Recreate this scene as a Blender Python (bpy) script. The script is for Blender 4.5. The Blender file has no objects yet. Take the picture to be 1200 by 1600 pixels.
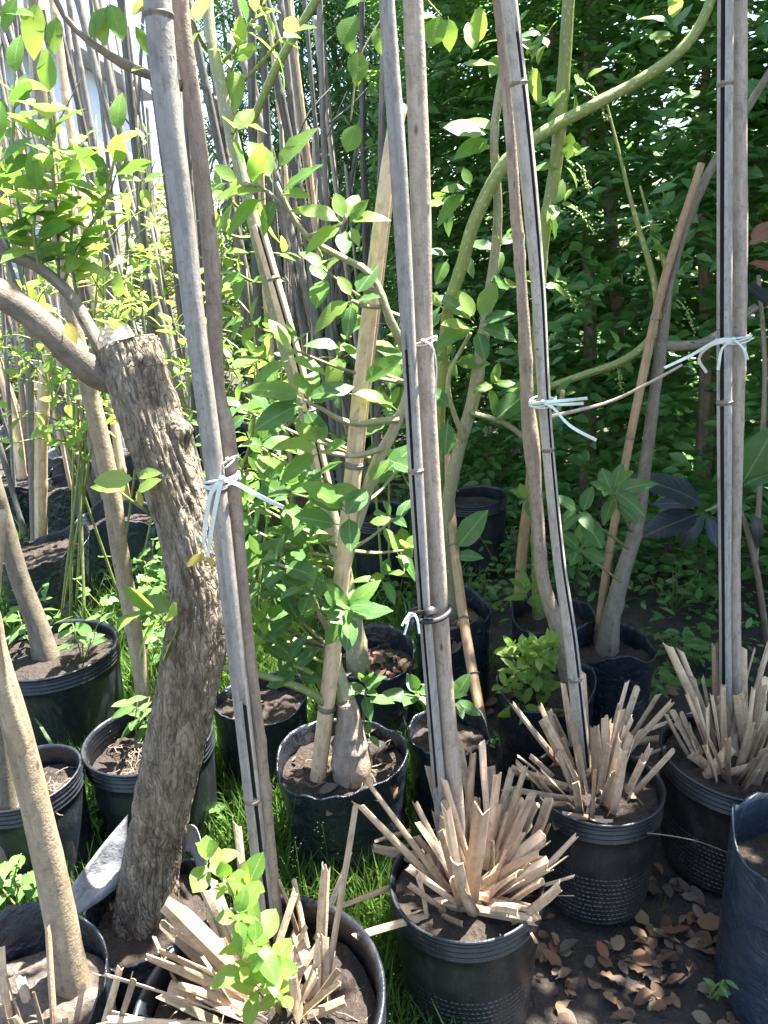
import bpy, math, random
import numpy as np
from mathutils import Vector, Matrix

random.seed(7)
RNG = np.random.default_rng(11)
R = math.radians
scene = bpy.context.scene
COL = scene.collection

# ------------------------------------------------------------------ camera
CAM = Vector((0.0, 0.0, 1.55))
PITCH, ROLL, HALF_V = 20.0, -3.0, 34.5
FPX = 800.0 / math.tan(R(HALF_V))                 # focal length in pixels of the 1200 x 1600 frame
cam_data = bpy.data.cameras.new("camera")
cam = bpy.data.objects.new("camera", cam_data)
COL.objects.link(cam)
CROT = (Matrix.Rotation(R(90 - PITCH), 3, 'X') @ Matrix.Rotation(R(ROLL), 3, 'Z'))
cam.location = CAM
cam.rotation_euler = CROT.to_euler()
cam_data.sensor_fit = 'VERTICAL'
cam_data.sensor_height = 36.0
cam_data.lens = 18.0 / math.tan(R(HALF_V))
cam_data.clip_start = 0.02
cam_data.clip_end = 500
scene.camera = cam

# ------------------------------------------------------------------ light
SUN_AZ, SUN_EL = 58.0, 65.0        # degrees to the right of the view axis, and above the horizon
world = bpy.data.worlds.new("World")
scene.world = world
world.use_nodes = True
wn = world.node_tree
bgn = wn.nodes["Background"]
sky = wn.nodes.new("ShaderNodeTexSky")
sky.sky_type = 'NISHITA'
sky.sun_disc = False
sky.sun_elevation = R(SUN_EL)
sky.sun_rotation = R(SUN_AZ)
sky.air_density = 1.0
sky.dust_density = 1.6
wn.links.new(sky.outputs[0], bgn.inputs[0])
bgn.inputs[1].default_value = 0.075
sd = bpy.data.lights.new("sun", 'SUN')
sd.energy = 5.0
sd.angle = R(0.53)
sd.color = (1.0, 0.95, 0.86)
sun = bpy.data.objects.new("sun", sd)
COL.objects.link(sun)
sdir = Vector((math.sin(R(SUN_AZ)) * math.cos(R(SUN_EL)), math.cos(R(SUN_AZ)) * math.cos(R(SUN_EL)), math.sin(R(SUN_EL))))
sun.rotation_euler = (-sdir).to_track_quat('-Z', 'Y').to_euler()
sun.location = (6, 6, 12)
vs = scene.view_settings
vs.view_transform = 'Standard'
vs.look = 'None'
vs.gamma = 1.0
vs.use_curve_mapping = False
vs.exposure = 3.0
scene.cycles.max_bounces = 6
scene.cycles.diffuse_bounces = 3
scene.cycles.glossy_bounces = 2
scene.cycles.transparent_max_bounces = 8
scene.cycles.use_denoising = True

# ------------------------------------------------------------------ geometry helpers
def ray(px, py):
    return CROT @ Vector(((px - 600) / FPX, -(py - 800) / FPX, -1.0))

def P(px, py, Y):                   # the point seen at a pixel, Y metres ahead
    d = ray(px, py)
    return CAM + d * (Y / d.y)

def Pz(px, py, z):                  # the point seen at a pixel, at height z
    d = ray(px, py)
    return CAM + d * ((z - CAM.z) / d.z)

def depth(p):
    return -(CROT.transposed() @ (Vector(p) - CAM)).z

def rad(wpx, p):                    # radius of something wpx wide at point p
    return 0.5 * wpx / FPX * depth(p)

def tag(o, label=None, cat=None, group=None, kind=None):
    if label: o["label"] = label
    if cat: o["category"] = cat
    if group: o["group"] = group
    if kind: o["kind"] = kind
    return o

def thing(name, loc, label, cat, group=None):
    o = bpy.data.objects.new(name, None)
    o.empty_display_size = 0.05
    o.location = loc
    COL.objects.link(o)
    return tag(o, label, cat, group)

def mesh(name, v, f, m, uv=None, smooth=True):
    me = bpy.data.meshes.new(name)
    if isinstance(v, np.ndarray): v = v.tolist()
    if isinstance(f, np.ndarray): f = f.tolist()
    me.from_pydata(v, [], f)
    if uv is not None:
        L = me.uv_layers.new(name="UVMap")
        idx = np.empty(len(me.loops), dtype=np.int32)
        me.loops.foreach_get("vertex_index", idx)
        L.data.foreach_set("uv", np.asarray(uv, dtype=np.float32)[idx].ravel())
    if smooth:
        me.polygons.foreach_set("use_smooth", [True] * len(me.polygons))
    if m is not None:
        me.materials.append(m)
    me.update()
    return me

def wloc(o):
    return Vector(o.location) + (wloc(o.parent) if o.parent else Vector((0, 0, 0)))

def put(name, me, parent=None, loc=None):
    o = bpy.data.objects.new(name, me)
    COL.objects.link(o)
    if parent: o.parent = parent
    if loc is not None: o.location = loc
    return o

def build(name, v, f, m, parent=None, origin=None, uv=None, smooth=True):
    """one mesh object from world coordinates; its origin is the parent's, or origin."""
    base = wloc(parent) if parent else Vector(origin if origin is not None else (0, 0, 0))
    v = np.asarray(v, dtype=float) - np.array(base)
    o = put(name, mesh(name, v, f, m, uv, smooth), parent)
    if not parent: o.location = base
    return o

def smooth_path(pts, step):
    """Catmull-Rom through rows of (x, y, z, r), about step metres apart."""
    p = np.asarray(pts, dtype=float)
    if len(p) == 2:
        n = max(2, int(np.linalg.norm(p[1, :3] - p[0, :3]) / step))
        return p[0] + (p[1] - p[0]) * np.linspace(0, 1, n + 1)[:, None]
    q = np.vstack([2 * p[0] - p[1], p, 2 * p[-1] - p[-2]])
    out = []
    for i in range(1, len(q) - 2):
        a, b, c, d = q[i - 1:i + 3]
        n = max(2, int(np.linalg.norm(c[:3] - b[:3]) / step))
        t = np.linspace(0, 1, n, endpoint=False)[:, None]
        out.append(0.5 * ((2 * b) + (c - a) * t + (2 * a - 5 * b + 4 * c - d) * t ** 2 + (3 * b - a - 3 * c + d) * t ** 3))
    out.append(q[-2][None])
    return np.vstack(out)

def frames(c):
    t = np.gradient(c, axis=0)
    t /= np.linalg.norm(t, axis=1)[:, None] + 1e-12
    ref = np.array([0, -1.0, 0]) if abs(t[0][1]) < 0.9 else np.array([1.0, 0, 0])
    ns = []
    n = ref - t[0] * ref.dot(t[0]); n /= np.linalg.norm(n)
    for k in range(len(c)):
        n = n - t[k] * n.dot(t[k]); n /= np.linalg.norm(n)
        ns.append(n)
    ns = np.array(ns)
    return t, ns, np.cross(t, ns)

def wob(seed, x, y, octs=4, f=1.0):
    """cheap smooth noise from sines, -1..1."""
    g = np.random.default_rng(seed)
    s, a = 0, 1.0
    for o in range(octs):
        for _ in range(3):
            k = g.normal(size=2) * f * 2 ** o
            s = s + a * np.sin(k[0] * x + k[1] * y + g.uniform(0, 6.28))
        a *= 0.55
    return s / 3.5

def tube(rows, n=10, step=0.03, disp=None, cap=True, flute=0.0, seed=0):
    """verts, faces, uv of a tube; rows = (x, y, z, r). disp(theta, length, r) adds to the radius. First ring is the base."""
    c = smooth_path(rows, step)
    ctr, r = c[:, :3], np.abs(c[:, 3])
    t, a, b = frames(ctr)
    s = np.concatenate([[0], np.cumsum(np.linalg.norm(np.diff(ctr, axis=0), axis=1))])
    th = np.linspace(0, 2 * np.pi, n + 1)            # seam vertex doubled for the uv
    TH, S = np.meshgrid(th, s)
    RR = np.repeat(r[:, None], n + 1, 1)
    if flute: RR = RR * (1 + flute * wob(seed, np.cos(TH) * 2, S * 14 + np.sin(TH) * 2, 3))
    if disp is not None: RR = RR + disp(TH, S, RR)
    RR[:, -1] = RR[:, 0]
    v = ctr[:, None, :] + RR[..., None] * (np.cos(TH)[..., None] * a[:, None, :] + np.sin(TH)[..., None] * b[:, None, :])
    m, w = len(ctr), n + 1
    i = np.arange(m - 1)[:, None] * w + np.arange(n)[None, :]
    f = np.stack([i, i + 1, i + w + 1, i + w], -1).reshape(-1, 4).tolist()
    v = v.reshape(-1, 3)
    uv = np.stack([TH * r.mean(), S], -1).reshape(-1, 2)
    if cap:
        f.append(list(range(n - 1, -1, -1)))
        f.append([(m - 1) * w + k for k in range(n)])
    return v, f, uv

def pxrows(pts, Y=None):
    """(px, py, width px[, Y]) -> (x, y, z, r)."""
    out = []
    for q in pts:
        p = P(q[0], q[1], q[3] if len(q) > 3 else Y)
        out.append((p.x, p.y, p.z, rad(q[2], p)))
    return out

# ------------------------------------------------------------------ materials
class MT:
    def __init__(self, name):
        self.m = bpy.data.materials.new(name)
        self.m.use_nodes = True
        self.nt = self.m.node_tree
        self.b = self.nt.nodes["Principled BSDF"]
        self.out = self.nt.nodes["Material Output"]
    def n(self, t, _p=None, **kw):
        nd = self.nt.nodes.new("ShaderNode" + t)
        for k, v in (_p or {}).items(): setattr(nd, k, v)
        for k, v in kw.items():
            self.set(nd.inputs[int(k[1:])] if k[0] == "i" and k[1:].isdigit() else nd.inputs[k.replace("_", " ")], v)
        return nd
    def set(self, sock, v):
        if isinstance(v, bpy.types.NodeSocket): self.nt.links.new(v, sock)
        else: sock.default_value = v
    def p(self, **kw):
        for k, v in kw.items(): self.set(self.b.inputs[k.replace("_", " ")], v)
    def uv(self, sx=1, sy=1):
        t = self.n("TexCoord")
        return self.n("Mapping", i0=t.outputs["UV"], i3=(sx, sy, 1)).outputs[0]
    def obj(self, s=1):
        t = self.n("TexCoord")
        return self.n("Mapping", i0=t.outputs["Object"], i3=(s, s, s)).outputs[0]
    def noise(self, vec, scale, detail=4, rough=0.6, dist=0):
        return self.n("TexNoise", Vector=vec, Scale=scale, Detail=detail, Roughness=rough, Distortion=dist).outputs[0]
    def ramp(self, fac, stops):
        r = self.n("ValToRGB", i0=fac)
        e = r.color_ramp.elements
        while len(e) < len(stops): e.new(0.5)
        for el, (pos, c) in zip(e, stops):
            el.position = pos
            el.color = (c, c, c, 1) if isinstance(c, (int, float)) else (*c, 1)
        return r.outputs[0]
    def mix(self, fac, a, b, mode='MIX'):
        nd = self.n("Mix", {"data_type": 'RGBA', "blend_type": mode})
        self.set(nd.inputs[0], fac)
        self.set(nd.inputs[6], a if isinstance(a, bpy.types.NodeSocket) else (*a, 1))
        self.set(nd.inputs[7], b if isinstance(b, bpy.types.NodeSocket) else (*b, 1))
        return nd.outputs[2]
    def math(self, op, a, b=0.0):
        nd = self.n("Math", {"operation": op})
        self.set(nd.inputs[0], a); self.set(nd.inputs[1], b)
        return nd.outputs[0]
    def bump(self, h, strength=0.5, dist=0.01):
        nd = self.n("Bump", Height=h, Strength=strength, Distance=dist)
        self.nt.links.new(nd.outputs[0], self.b.inputs["Normal"])
        return nd.outputs[0]
    def rnd(self):
        return self.n("ObjectInfo").outputs["Random"]
    def hsv(self, col, h=0.5, s=1.0, v=1.0):
        return self.n("HueSaturation", Color=col, Hue=h, Saturation=s, Value=v).outputs[0]

def wood_mat(name, c1, c2, c3, speck=(0.03, 0.028, 0.025), streak=60, rough=0.7, speck_amt=0.5, var=0.25, bump=0.25, patch=6.0, scars=0.0):
    k = MT(name)
    st = k.noise(k.uv(streak, 2.5), 1.0, 5, 0.65)
    big = k.noise(k.uv(patch, patch * 0.5), 1.0, 4, 0.6, 0.4)
    c = k.mix(k.ramp(big, [(0.35, 0.0), (0.62, 1.0)]), c1, c2)
    c = k.mix(k.ramp(st, [(0.42, 0.0), (0.7, 0.85)]), c, c3)
    sp = k.noise(k.uv(170, 110), 1.0, 3, 0.7)
    spm = k.noise(k.uv(9, 5), 1.0, 3, 0.6)
    f = k.math('MULTIPLY', k.ramp(sp, [(0.56, 0.0), (0.66, 1.0)]), k.ramp(spm, [(0.45, 0.0), (0.7, speck_amt)]))
    c = k.mix(f, c, speck)
    mo = k.noise(k.uv(48, 26), 1.0, 5, 0.7, 0.6)
    c = k.hsv(c, v=k.ramp(mo, [(0.30, 0.62), (0.5, 1.0), (0.72, 1.22)]))
    if scars:
        vo = k.n("TexVoronoi", Vector=k.uv(26, 11), Scale=1.0)
        vo.inputs["Randomness"].default_value = 1.0
        c = k.mix(k.math('MULTIPLY', k.ramp(vo.outputs[0], [(0.05, 1.0), (0.13, 0.0)]), scars), c, (0.05, 0.036, 0.027))
        li = k.noise(k.uv(35, 260), 1.0, 2, 0.5)
        c = k.mix(k.ramp(li, [(0.60, 0.0), (0.70, 0.35)]), c, tuple(x * 0.5 for x in c1))
    c = k.hsv(c, v=k.math('ADD', 1.0 - var / 2, k.math('MULTIPLY', k.rnd(), var)))
    k.p(Base_Color=c, Roughness=rough)
    k.b.inputs["Specular IOR Level"].default_value = 0.3
    h = k.math('ADD', st, k.math('MULTIPLY', sp, 0.7))
    k.bump(h, bump, 0.004)
    return k.m

M = {}
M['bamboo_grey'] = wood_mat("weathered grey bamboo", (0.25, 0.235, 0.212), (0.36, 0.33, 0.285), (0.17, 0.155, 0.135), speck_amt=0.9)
M['bamboo_pink'] = wood_mat("whitish grey bamboo", (0.40, 0.365, 0.31), (0.50, 0.455, 0.385), (0.27, 0.235, 0.195), speck_amt=1.0)
M['bamboo_tan'] = wood_mat("tan bamboo", (0.58, 0.42, 0.25), (0.64, 0.48, 0.305), (0.47, 0.32, 0.18), speck=(0.10, 0.07, 0.04), speck_amt=0.35, rough=0.5)
M['bamboo_brown'] = wood_mat("brown thin bamboo", (0.34, 0.22, 0.13), (0.42, 0.29, 0.17), (0.24, 0.15, 0.085), rough=0.55)
M['bark_grey'] = wood_mat("smooth grey young bark", (0.33, 0.275, 0.21), (0.43, 0.365, 0.29), (0.23, 0.185, 0.14), streak=22, speck_amt=0.8, bump=0.5, patch=12, scars=0.85)
M['bark_tan'] = wood_mat("smooth tan bark", (0.25, 0.195, 0.125), (0.33, 0.27, 0.185), (0.17, 0.13, 0.08), streak=18, speck_amt=0.9, bump=0.7, patch=14, scars=0.85)
M['bark_pale'] = wood_mat("pale grey bark", (0.15, 0.125, 0.092), (0.215, 0.185, 0.14), (0.09, 0.073, 0.053), streak=16, speck_amt=0.9, bump=0.6, patch=16, scars=0.85)
M['bark_brown'] = wood_mat("reddish brown bark", (0.25, 0.185, 0.135), (0.33, 0.265, 0.205), (0.16, 0.12, 0.085), streak=30, speck_amt=0.8, bump=0.8, patch=14, scars=0.85)
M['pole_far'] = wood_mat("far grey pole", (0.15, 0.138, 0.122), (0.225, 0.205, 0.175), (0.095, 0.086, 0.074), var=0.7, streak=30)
M['node'] = wood_mat("dark joint scar", (0.17, 0.14, 0.11), (0.30, 0.26, 0.21), (0.10, 0.08, 0.06), streak=80)
M['split'] = wood_mat("shade dark split wood", (0.014, 0.013, 0.012), (0.022, 0.02, 0.018), (0.010, 0.010, 0.010))  # near-black colour stands in for shade inside the stake splits
M['cut_wood'] = wood_mat("cut wood", (0.62, 0.50, 0.36), (0.70, 0.60, 0.46), (0.5, 0.38, 0.25), streak=25)
def ring_mat():
    k = MT("sawn end grain")
    g = k.n("SeparateXYZ", i0=k.n("TexCoord").outputs["Generated"])
    dx, dy = k.math('SUBTRACT', g.outputs[0], 0.47), k.math('SUBTRACT', g.outputs[1], 0.53)
    rr = k.math('SQRT', k.math('ADD', k.math('MULTIPLY', dx, dx), k.math('MULTIPLY', dy, dy)))
    n = k.noise(k.obj(), 40, 4, 0.6)
    w = k.math('SINE', k.math('ADD', k.math('MULTIPLY', rr, 95.0), k.math('MULTIPLY', n, 5.0)))
    c = k.mix(k.ramp(w, [(0.3, 0.0), (0.9, 1.0)]), (0.60, 0.50, 0.37), (0.42, 0.32, 0.21))
    c = k.mix(k.ramp(k.noise(k.obj(), 18, 5, 0.7), [(0.55, 0.0), (0.7, 0.7)]), c, (0.30, 0.25, 0.19))
    k.p(Base_Color=c, Roughness=0.85)
    k.bump(k.math('ADD', w, n), 0.5, 0.004)
    return k.m
M['sawn'] = ring_mat()
M['cane'] = wood_mat("dry split cane", (0.43, 0.305, 0.195), (0.52, 0.40, 0.275), (0.28, 0.185, 0.11), speck=(0.16, 0.11, 0.07), streak=90, speck_amt=0.7, var=0.75, rough=0.7, bump=0.5)

def green_stem(name, c1, c2, spk):
    k = MT(name)
    big = k.noise(k.uv(10, 5), 1.0, 4, 0.6)
    c = k.mix(k.ramp(big, [(0.35, 0.0), (0.65, 1.0)]), c1, c2)
    s = k.noise(k.uv(150, 60), 1.0, 2, 0.5)
    c = k.mix(k.ramp(s, [(0.60, 0.0), (0.66, 0.9)]), c, spk)
    c = k.hsv(c, v=k.math('ADD', 0.85, k.math('MULTIPLY', k.rnd(), 0.3)))
    k.p(Base_Color=c, Roughness=0.5)
    k.bump(s, 0.3, 0.003)
    return k.m
M['stem_green'] = green_stem("green stem", (0.145, 0.19, 0.04), (0.19, 0.21, 0.06), (0.36, 0.34, 0.2))
M['stem_mossy'] = green_stem("mossy grey stem", (0.19, 0.19, 0.085), (0.30, 0.275, 0.185), (0.40, 0.37, 0.27))
M['stem_olive'] = green_stem("olive twig", (0.14, 0.15, 0.05), (0.20, 0.17, 0.09), (0.3, 0.26, 0.16))

def rough_bark():
    k = MT("furrowed bark")
    t = k.n("TexCoord")
    o = k.n("Mapping", i0=t.outputs["Object"], i3=(1, 1, 0.45)).outputs[0]
    n1 = k.noise(o, 30, 6, 0.7, 0.6)
    n2 = k.noise(o, 7, 4, 0.6)
    n3 = k.n("TexVoronoi", {"feature": 'DISTANCE_TO_EDGE'}, Vector=k.n("Mapping", i0=k.mix(0.06, t.outputs["Object"], k.n("TexNoise", Vector=o, Scale=25).outputs[1]), i3=(1, 1, 0.16)).outputs[0], Scale=85).outputs[0]
    c = k.mix(k.ramp(n1, [(0.38, 0.0), (0.62, 1.0)]), (0.11, 0.082, 0.052), (0.31, 0.25, 0.175))
    c = k.mix(k.ramp(n3, [(0.01, 0.5), (0.06, 0.0)]), c, (0.09, 0.07, 0.052))
    c = k.mix(k.ramp(n2, [(0.5, 0.0), (0.7, 0.5)]), c, (0.31, 0.28, 0.21))
    k.p(Base_Color=c, Roughness=0.9)
    k.bump(k.math('ADD', k.math('ADD', n1, k.noise(o, 110, 4, 0.7)), k.math('MULTIPLY', k.ramp(n3, [(0.0, 0.0), (0.2, 1.0)]), 0.6)), 0.9, 0.010)
    return k.m
M['bark_rough'] = rough_bark()

def plastic(name, base, dust, rough, dash=False, wrinkle=0.0):
    k = MT(name)
    o = k.obj()
    n1 = k.noise(o, 9, 5, 0.65)
    n2 = k.noise(o, 260, 3, 0.6)
    c = k.mix(k.ramp(n1, [(0.48, 0.0), (0.78, 0.55)]), base, dust)
    c = k.mix(k.ramp(n2, [(0.64, 0.0), (0.70, 0.5)]), c, (0.16, 0.14, 0.12))
    n4 = k.noise(k.n("Mapping", i0=k.n("TexCoord").outputs["Object"], i3=(5, 5, 1.2)).outputs[0], 6, 6, 0.75, 0.5)
    c = k.mix(k.ramp(n4, [(0.52, 0.0), (0.72, 0.5)]), c, (0.085, 0.075, 0.065))
    h = k.math('MULTIPLY', n2, 0.12)
    if dash:
        uvn = k.n("SeparateXYZ", i0=k.n("TexCoord").outputs["UV"])
        u, v = uvn.outputs[0], uvn.outputs[1]
        row = k.math('POWER', k.math('ABSOLUTE', k.math('SINE', k.math('MULTIPLY', v, 3.14159 / 0.0135))), 8.0)
        jit = k.math('MULTIPLY', k.noise(k.uv(30, 90), 1.0, 2), 0.02)
        das = k.math('GREATER_THAN', k.math('SINE', k.math('MULTIPLY', k.math('ADD', u, jit), 6.2832 / 0.011)), -0.35)
        low = k.math('LESS_THAN', v, 0.165)
        e = k.math('MULTIPLY', k.math('MULTIPLY', row, das), low)
        h = k.math('ADD', h, k.math('MULTIPLY', e, 0.5))
        c = k.mix(k.math('MULTIPLY', e, k.ramp(k.noise(o, 22, 3), [(0.40, 0.05), (0.65, 0.75)])), c, (0.15, 0.155, 0.16))
    if wrinkle:
        w = k.noise(k.obj(1), 14, 3, 0.5, 1.2)
        w = k.math('ADD', w, k.math('MULTIPLY', k.noise(k.obj(1), 45, 3, 0.5, 0.8), 0.25))
        h = k.math('ADD', h, k.math('MULTIPLY', w, wrinkle))
    k.p(Base_Color=c, Roughness=k.ramp(n1, [(0.3, rough - 0.08), (0.8, rough + 0.22)]))
    k.bump(h, 0.6 if wrinkle else 0.5, 0.02 if wrinkle else 0.012)
    return k.m
M['pot'] = plastic("black ribbed plastic", (0.010, 0.013, 0.019), (0.04, 0.043, 0.05), 0.32)
M['pot_dash'] = plastic("black embossed plastic", (0.011, 0.012, 0.014), (0.04, 0.04, 0.042), 0.36, dash=True)
M['bag'] = plastic("black polythene", (0.012, 0.017, 0.026), (0.032, 0.040, 0.052), 0.28, wrinkle=1.6)
M['bag_blue'] = plastic("blue black polythene", (0.022, 0.034, 0.052), (0.05, 0.065, 0.085), 0.30, wrinkle=1.2)
M['bag_silver'] = plastic("pale grey polythene", (0.20, 0.21, 0.23), (0.32, 0.32, 0.32), 0.38, wrinkle=0.8)  # paler grey than the other bag sheets
M['strap_black'] = plastic("black strap", (0.012, 0.012, 0.014), (0.03, 0.03, 0.03), 0.4)

def soil_mat(name, a, b, crumb):
    k = MT(name)
    o = k.obj()
    n1 = k.noise(o, 14, 6, 0.7)
    n2 = k.noise(o, 120, 5, 0.75)
    vor = k.n("TexVoronoi", Vector=o, Scale=70).outputs[0]
    c = k.mix(k.ramp(n1, [(0.35, 0.0), (0.65, 1.0)]), a, b)
    c = k.mix(k.ramp(n2, [(0.56, 0.0), (0.68, 0.8)]), c, crumb)
    k.p(Base_Color=c, Roughness=0.95)
    k.bump(k.math('ADD', k.math('MULTIPLY', n2, 0.8), k.math('ADD', n1, k.math('MULTIPLY', vor, 0.6))), 0.9, 0.02)
    return k.m
M['soil'] = soil_mat("potting soil", (0.028, 0.020, 0.016), (0.060, 0.044, 0.034), (0.13, 0.10, 0.075))
M['soil_pale'] = soil_mat("dry crumbly soil", (0.13, 0.10, 0.08), (0.20, 0.165, 0.135), (0.31, 0.26, 0.21))
M['earth'] = soil_mat("trodden earth", (0.034, 0.027, 0.022), (0.066, 0.051, 0.040), (0.12, 0.094, 0.073))

def leaf_mat(name, c1, c2, tr, trans=0.4, rough=0.45, island=False, vein=(0.25, 0.34, 0.12), veins=True, spec=0.32):
    k = MT(name)
    r = k.n("NewGeometry").outputs["Random Per Island"] if island else k.rnd()
    c = k.mix(r, c1, c2)
    t = k.mix(r, tr, tuple(x * 0.72 for x in tr))
    if veins:
        uvn = k.n("SeparateXYZ", i0=k.n("TexCoord").outputs["UV"])
        u, v = uvn.outputs[0], uvn.outputs[1]
        d = k.math('ABSOLUTE', k.math('SUBTRACT', u, 0.5))
        mid = k.ramp(d, [(0.012, 1.0), (0.035, 0.0)])
        side = k.math('SINE', k.math('MULTIPLY', k.math('SUBTRACT', v, k.math('MULTIPLY', d, 0.55)), 62.0))
        sv = k.math('MULTIPLY', k.ramp(side, [(0.86, 0.0), (1.0, 1.0)]), 0.14)
        vm = k.math('MAXIMUM', k.math('MULTIPLY', mid, 0.8), sv)
        c = k.mix(vm, c, vein)
        k.bump(side, 0.06, 0.003)
    if veins:
        sp = k.noise(k.obj(), 13, 3, 0.6)
        c = k.mix(k.math('MULTIPLY', k.ramp(sp, [(0.66, 0.0), (0.70, 0.7)]), k.ramp(r, [(0.55, 0.0), (0.75, 1.0)])), c, (0.17, 0.125, 0.05))
    blot = k.noise(k.obj(), 6, 3, 0.6)
    c = k.hsv(c, v=k.ramp(blot, [(0.3, 0.8), (0.7, 1.12)]))
    k.p(Base_Color=c, Roughness=rough)
    k.b.inputs["Specular IOR Level"].default_value = spec
    tb = k.n("BsdfTranslucent", Color=t)
    ms = k.n("MixShader", i0=trans, i1=k.b.outputs[0], i2=tb.outputs[0])
    k.nt.links.new(ms.outputs[0], k.out.inputs[0])
    return k.m
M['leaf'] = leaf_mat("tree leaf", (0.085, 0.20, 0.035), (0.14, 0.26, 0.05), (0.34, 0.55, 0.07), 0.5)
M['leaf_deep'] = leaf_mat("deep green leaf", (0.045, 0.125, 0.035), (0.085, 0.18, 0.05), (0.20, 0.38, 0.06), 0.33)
M['leaf_young'] = leaf_mat("young light leaf", (0.155, 0.28, 0.05), (0.21, 0.32, 0.07), (0.46, 0.62, 0.10), 0.54)
M['leaf_yellow'] = leaf_mat("yellowing leaf", (0.33, 0.29, 0.07), (0.28, 0.27, 0.06), (0.60, 0.50, 0.06), 0.42)
M['leaf_rubber'] = leaf_mat("dark rubber leaf", (0.022, 0.03, 0.032), (0.032, 0.042, 0.040), (0.05, 0.08, 0.03), 0.1, rough=0.28, vein=(0.10, 0.09, 0.07))
M['leaf_red'] = leaf_mat("reddish leaf", (0.30, 0.10, 0.05), (0.26, 0.13, 0.08), (0.6, 0.16, 0.05), 0.35, vein=(0.4, 0.2, 0.12))
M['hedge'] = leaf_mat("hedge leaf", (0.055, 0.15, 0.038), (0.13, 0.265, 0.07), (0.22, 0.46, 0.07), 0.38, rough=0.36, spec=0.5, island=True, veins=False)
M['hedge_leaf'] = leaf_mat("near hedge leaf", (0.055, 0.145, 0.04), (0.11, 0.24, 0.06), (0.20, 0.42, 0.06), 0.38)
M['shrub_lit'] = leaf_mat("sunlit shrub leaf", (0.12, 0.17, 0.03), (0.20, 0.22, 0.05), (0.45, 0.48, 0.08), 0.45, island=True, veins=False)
M['bamboo_leaf'] = leaf_mat("bamboo leaf", (0.06, 0.15, 0.045), (0.11, 0.22, 0.07), (0.18, 0.36, 0.08), 0.36, island=True, veins=False)
M['weed'] = leaf_mat("weed leaf", (0.075, 0.175, 0.045), (0.115, 0.225, 0.06), (0.26, 0.44, 0.08), 0.36)
M['grass'] = leaf_mat("grass blade", (0.045, 0.125, 0.025), (0.13, 0.20, 0.045), (0.20, 0.36, 0.05), 0.34, island=True, veins=False)
M['crown'] = leaf_mat("crown leaf", (0.07, 0.16, 0.035), (0.12, 0.22, 0.045), (0.3, 0.45, 0.06), 0.4, island=True, veins=False)

def dead_mat():
    k = MT("dead leaf")
    r = k.rnd()
    c = k.ramp(r, [(0.0, (0.09, 0.055, 0.035)), (0.3, (0.21, 0.12, 0.06)), (0.5, (0.13, 0.10, 0.085)), (0.75, (0.29, 0.20, 0.11)), (0.9, (0.20, 0.08, 0.05)), (1.0, (0.24, 0.22, 0.09))])
    n = k.noise(k.obj(), 30, 4, 0.7)
    c = k.hsv(c, v=k.ramp(n, [(0.3, 0.6), (0.7, 1.15)]))
    k.p(Base_Color=c, Roughness=0.8)
    k.bump(n, 0.5, 0.02)
    return k.m
M['dead'] = dead_mat()

def plain(name, c, rough=0.5, noise=0.0):
    k = MT(name)
    if noise:
        n = k.noise(k.obj(), 8, 5, 0.6)
        k.p(Base_Color=k.hsv((*c, 1), v=k.ramp(n, [(0.3, 1 - noise), (0.7, 1 + noise)])), Roughness=rough)
        k.bump(n, 0.2, 0.01)
    else:
        n = k.noise(k.obj(), 60, 3, 0.6)
        k.p(Base_Color=k.hsv((*c, 1), v=k.ramp(n, [(0.3, 0.88), (0.7, 1.1)])), Roughness=rough)
    return k.m
M['mint'] = plain("pale green raffia", (0.55, 0.62, 0.54), 0.45)
M['string'] = plain("pale string", (0.55, 0.50, 0.42), 0.7)
M['root'] = plain("dry root", (0.17, 0.125, 0.09), 0.9, 0.3)
M['wall_blue'] = plain("pale blue wall", (0.42, 0.50, 0.58), 0.7, 0.12)
M['roof_grey'] = plain("grey roof sheet", (0.20, 0.22, 0.24), 0.5, 0.2)
M['beam'] = plain("dark beam", (0.10, 0.09, 0.085), 0.7, 0.2)
M['glass'] = plain("dull window glass", (0.06, 0.08, 0.10), 0.1)
M['bud'] = plain("green flower bud", (0.26, 0.36, 0.10), 0.5)

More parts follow.
